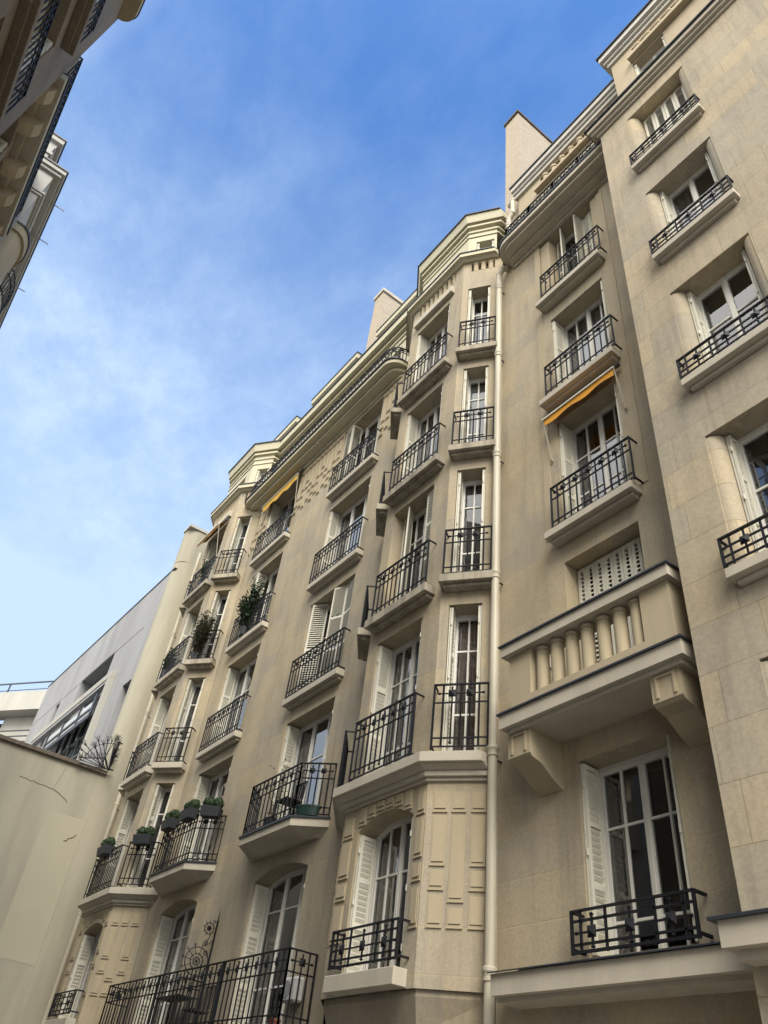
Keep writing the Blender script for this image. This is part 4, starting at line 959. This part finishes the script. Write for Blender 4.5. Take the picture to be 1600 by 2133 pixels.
mb = MB(); mb.poly([((x + 12.33) * 1.06 - 12.33, (y - 6.93) * 1.06 + 6.93) for x, y in pts], 6.53, 6.56); mb.build('rim', 'trough', t)
# bistro chair silhouette on that balcony
def chair(x, y, z, label, mat='iron', group=None):
    t = thing('garden_chair', (x, y, z), label, 'chair', group)
    mb = MB(); mb.wbox(x - .2, x + .2, y - .18, y + .18, z + .43, z + .46); mb.build('seat', mat, t)
    mb = MB()
    for i in range(5): mb.bar((x - .18 + .09 * i, y + .17, z + .5), (x - .18 + .09 * i, y + .2, z + .85), .02)
    mb.bar((x - .2, y + .2, z + .86), (x + .2, y + .2, z + .86), .03); mb.build('backrest', mat, t)
    for sx in (-1, 1):
        for sy in (-1, 1): mb = MB(); mb.bar((x + .18 * sx, y + .16 * sy, z), (x + .18 * sx, y + .16 * sy, z + .45), .022); mb.build('leg', mat, t)
chair(-13.1, 6.93, 6.37, 'black metal chair on the three-sided balcony under the grilled window')
chair(-15.2, 6.95, 3.09, 'dark folding chair beside the table on the long balcony', 'wood')
t = thing('balcony_table', (-15.9 - .35, 6.93, 3.09), 'small dark table on the long first-floor balcony', 'table')
mb = MB(); mb.wbox(-16.7, -15.75, 6.76, 7.12, 3.77, 3.80); mb.build('tabletop', 'wood', t)
for sx in (-16.65, -15.8):
    for sy in (6.8, 7.08): mb = MB(); mb.bar((sx, sy, 3.09), (sx, sy, 3.77), .025); mb.build('leg', 'wood', t)
t = thing('air_conditioner', (-12.15, 7.1, 3.5), 'white air conditioning unit on the wall at the end of the long balcony', 'air conditioner')
mb = MB(); mb.wbox(-12.36, -11.95, 7.02, 7.195, 3.52, 3.86); mb.build('casing', 'acwhite', t, bevel=.03)
mb = MB(); mb.cyl((-12.2, 7.015, 3.69), (-12.2, 7.03, 3.69), .12, n=20); mb.build('fan_grille', 'gray', t)
for i, x in enumerate((-12.0, -13.7)):
    t = thing('flower_pot', (x, 6.8, 3.09), 'terracotta pot at the corner of the long balcony' if i == 0 else 'terracotta pot on the floor of the long balcony behind the bars', 'pot')
    mb = MB(); mb.lathe((x, 6.79, 3.09), [(0, 0), (.06, 0), (.085, .13), (.08, .13), (0, .12)], 14); mb.build('pot', 'terracotta', t)
    mb = MB(); mb.lathe((x, 6.79, 3.22), [(.085, 0), (.095, 0), (.095, .03), (.08, .03)], 14); mb.build('rim', 'terracotta', t)
# wrought-iron pinwheel screen between the balconies
t = thing('iron_screen', (-15.6, 7.1, 3.1), 'wrought-iron pinwheel screen of scrolls and spikes standing on the long balcony', 'screen')
mb = MB(); mb.bar((-15.6, 7.16, 3.1), (-15.6, 7.18, 5.12), .028); mb.cyl((-15.6, 7.18, 5.12), (-15.6, 7.18, 5.36), .014, .001, n=6); mb.build('pole', 'iron', t)
def spiral(mb, c, r0, r1, t0, turns, w, n=48):
    prev = None
    for i in range(n + 1):
        f = i / n; a = t0 + turns * 2 * math.pi * f; r = r0 + (r1 - r0) * f; p = (c[0], c[1] + r * math.cos(a), c[2] + r * math.sin(a))
        if prev: mb.bar(prev, p, w)
        prev = p
for nm, c, ro, ri, ns in (('large_wheel', (-15.6, 6.92, 4.36), .24, .13, 11), ('small_wheel', (-15.6, 7.03, 4.95), .10, .04, 9)):
    mb = MB()
    for r in (ro, ri, ri * .5): spiral(mb, c, r, r * .97, 0, 1, .014, 28)
    for i in range(ns):
        a = 2 * math.pi * i / ns + .2
        mb.bar(c, (c[0], c[1] + ri * 1.25 * math.cos(a), c[2] + ri * 1.25 * math.sin(a)), .008)
        if nm[0] == 'l' and -.2 < math.sin(a) + .6 and math.cos(a) < .4:
            q = (c[0], c[1] + ro * 1.22 * math.cos(a), c[2] + ro * 1.22 * math.sin(a)); mb.bar((c[0], c[1] + ri * math.cos(a), c[2] + ri * math.sin(a)), q, .009)
            for k in (-.5, .5): mb.bar((c[0], c[1] + ro * 1.1 * math.cos(a), c[2] + ro * 1.1 * math.sin(a)), (c[0], q[1] + .03 * math.cos(a + k * 2), q[2] + .03 * math.sin(a + k * 2)), .008)
        elif nm[0] == 's': mb.bar(c, (c[0], c[1] + ro * 1.5 * math.cos(a), c[2] + ro * 1.5 * math.sin(a)), .007)
    mb.build(nm, 'iron', t)
mb = MB(); spiral(mb, (-15.6, 7.08, 4.52), .012, .055, 0, 1.6, .010); spiral(mb, (-15.6, 7.03, 4.70), .012, .05, 1, 1.6, .010); spiral(mb, (-15.6, 7.12, 5.08), .008, .035, 1, 1.4, .009)
mb.bar((-15.6, 7.03, 4.66), (-15.6, 7.09, 4.86), .012); mb.bar((-15.6, 7.16, 4.75), (-15.6, 7.02, 4.63), .012); mb.build('scrollwork', 'iron', t)

# =================================================================== ground
mb = MB(); mb.wbox(-400, 400, -400, 400, -.3, 0); structure(mb, 'street', 'asphalt')
mb = MB(); mb.wbox(-25, 40, 5.2, 7.15, 0.0, .14); structure(mb, 'pavement', 'paving')
mb = MB(); mb.wbox(-25, 40, -2.85, -1.2, 0.0, .14); structure(mb, 'pavement', 'paving')

# =================================================================== sky, light, camera
SUN_EL, SUN_AZ = 44, 118     # azimuth measured clockwise from +Y
w = bpy.data.worlds.new('World'); S.world = w; w.use_nodes = True; nt = w.node_tree; L = nt.links
bg = nt.nodes['Background']; sky = nd(nt, 'ShaderNodeTexSky', sky_type='NISHITA'); sky.sun_disc = False
sky.sun_elevation = R(SUN_EL); sky.sun_rotation = R(SUN_AZ); sky.altitude = 100; sky.air_density = 1.0; sky.dust_density = .4; sky.ozone_density = 3.0
tc = nd(nt, 'ShaderNodeTexCoord'); mp = nd(nt, 'ShaderNodeMapping'); mp.inputs['Scale'].default_value = (.8, 1.5, 2.0); mp.inputs['Rotation'].default_value = (.3, .2, .9)
L.new(tc.outputs['Generated'], mp.inputs[0])
n1 = noise(nt, mp.outputs[0], 2.3, 7, .62); n2 = noise(nt, mp.outputs[0], 8.0, 7, .68)
m1 = nd(nt, 'ShaderNodeMath', operation='MULTIPLY'); L.new(ramp(nt, n1, .33, .68), m1.inputs[0]); L.new(ramp(nt, n2, .30, .72, (.25,) * 3, (1.25, 1.25, 1.25)), m1.inputs[1])
sz = nd(nt, 'ShaderNodeSeparateXYZ'); L.new(tc.outputs['Generated'], sz.inputs[0])
hz = ramp(nt, sz.outputs[2], .30, .98, (1, 1, 1), (.26, .26, .26))
m2 = nd(nt, 'ShaderNodeMath', operation='MULTIPLY'); L.new(m1.outputs[0], m2.inputs[0]); L.new(hz, m2.inputs[1])
hv = nd(nt, 'ShaderNodeMath', operation='MULTIPLY_ADD', use_clamp=True); L.new(ramp(nt, sz.outputs[2], .30, .93, (.95, .95, .95), (.02, .02, .02)), hv.inputs[0]); hv.inputs[1].default_value = 1.2; L.new(m2.outputs[0], hv.inputs[2])
blue = mixc(nt, 1.0, sky.outputs[0], (.59, .94, 1.26), 'MULTIPLY')
vm = nd(nt, 'ShaderNodeVectorMath', operation='DOT_PRODUCT'); L.new(tc.outputs['Generated'], vm.inputs[0]); vm.inputs[1].default_value = (.25, -.93, .25)
skyc = mixc(nt, hv.outputs[0], blue, (2.45, 3.2, 4.25))
skyc = mixc(nt, ramp(nt, vm.outputs['Value'], .22, .66, (0, 0, 0), (.9, .9, .9)), skyc, (9.8, 9.4, 8.6))
L.new(skyc, bg.inputs[0]); bg.inputs[1].default_value = .075
sl = bpy.data.lights.new('sun', 'SUN'); sl.energy = 1.25; sl.angle = R(36); sl.color = (1, .93, .82)
so = bpy.data.objects.new('sun', sl); COL.objects.link(so)
az = R(SUN_AZ); el = R(SUN_EL); dirv = Vector((math.sin(az) * math.cos(el), math.cos(az) * math.cos(el), math.sin(el)))
so.rotation_euler = dirv.to_track_quat('Z', 'Y').to_euler(); so.location = (10, -20, 40)

cam = bpy.data.cameras.new('camera'); co = bpy.data.objects.new('camera', cam); COL.objects.link(co); S.camera = co
Rw = Matrix(((0.59964432, 0.47629467, 0.64309415), (0.79322108, -0.46014715, -0.39882944), (0.10595761, 0.74927164, -0.65373159)))
co.matrix_world = Matrix.Translation((0, 0, 1.6)) @ Rw.to_4x4()
cam.sensor_fit = 'VERTICAL'; cam.sensor_height = 36; cam.lens = 36 * 1597.96 / 2133; cam.clip_end = 2000; cam.clip_start = .05
S.view_settings.view_transform = 'Standard'; S.view_settings.look = 'None'; S.view_settings.gamma = 1; S.view_settings.exposure = 1.80
S.render.resolution_x = 768; S.render.resolution_y = 1024
for o in S.objects:
    if '_o' in o: del o['_o']
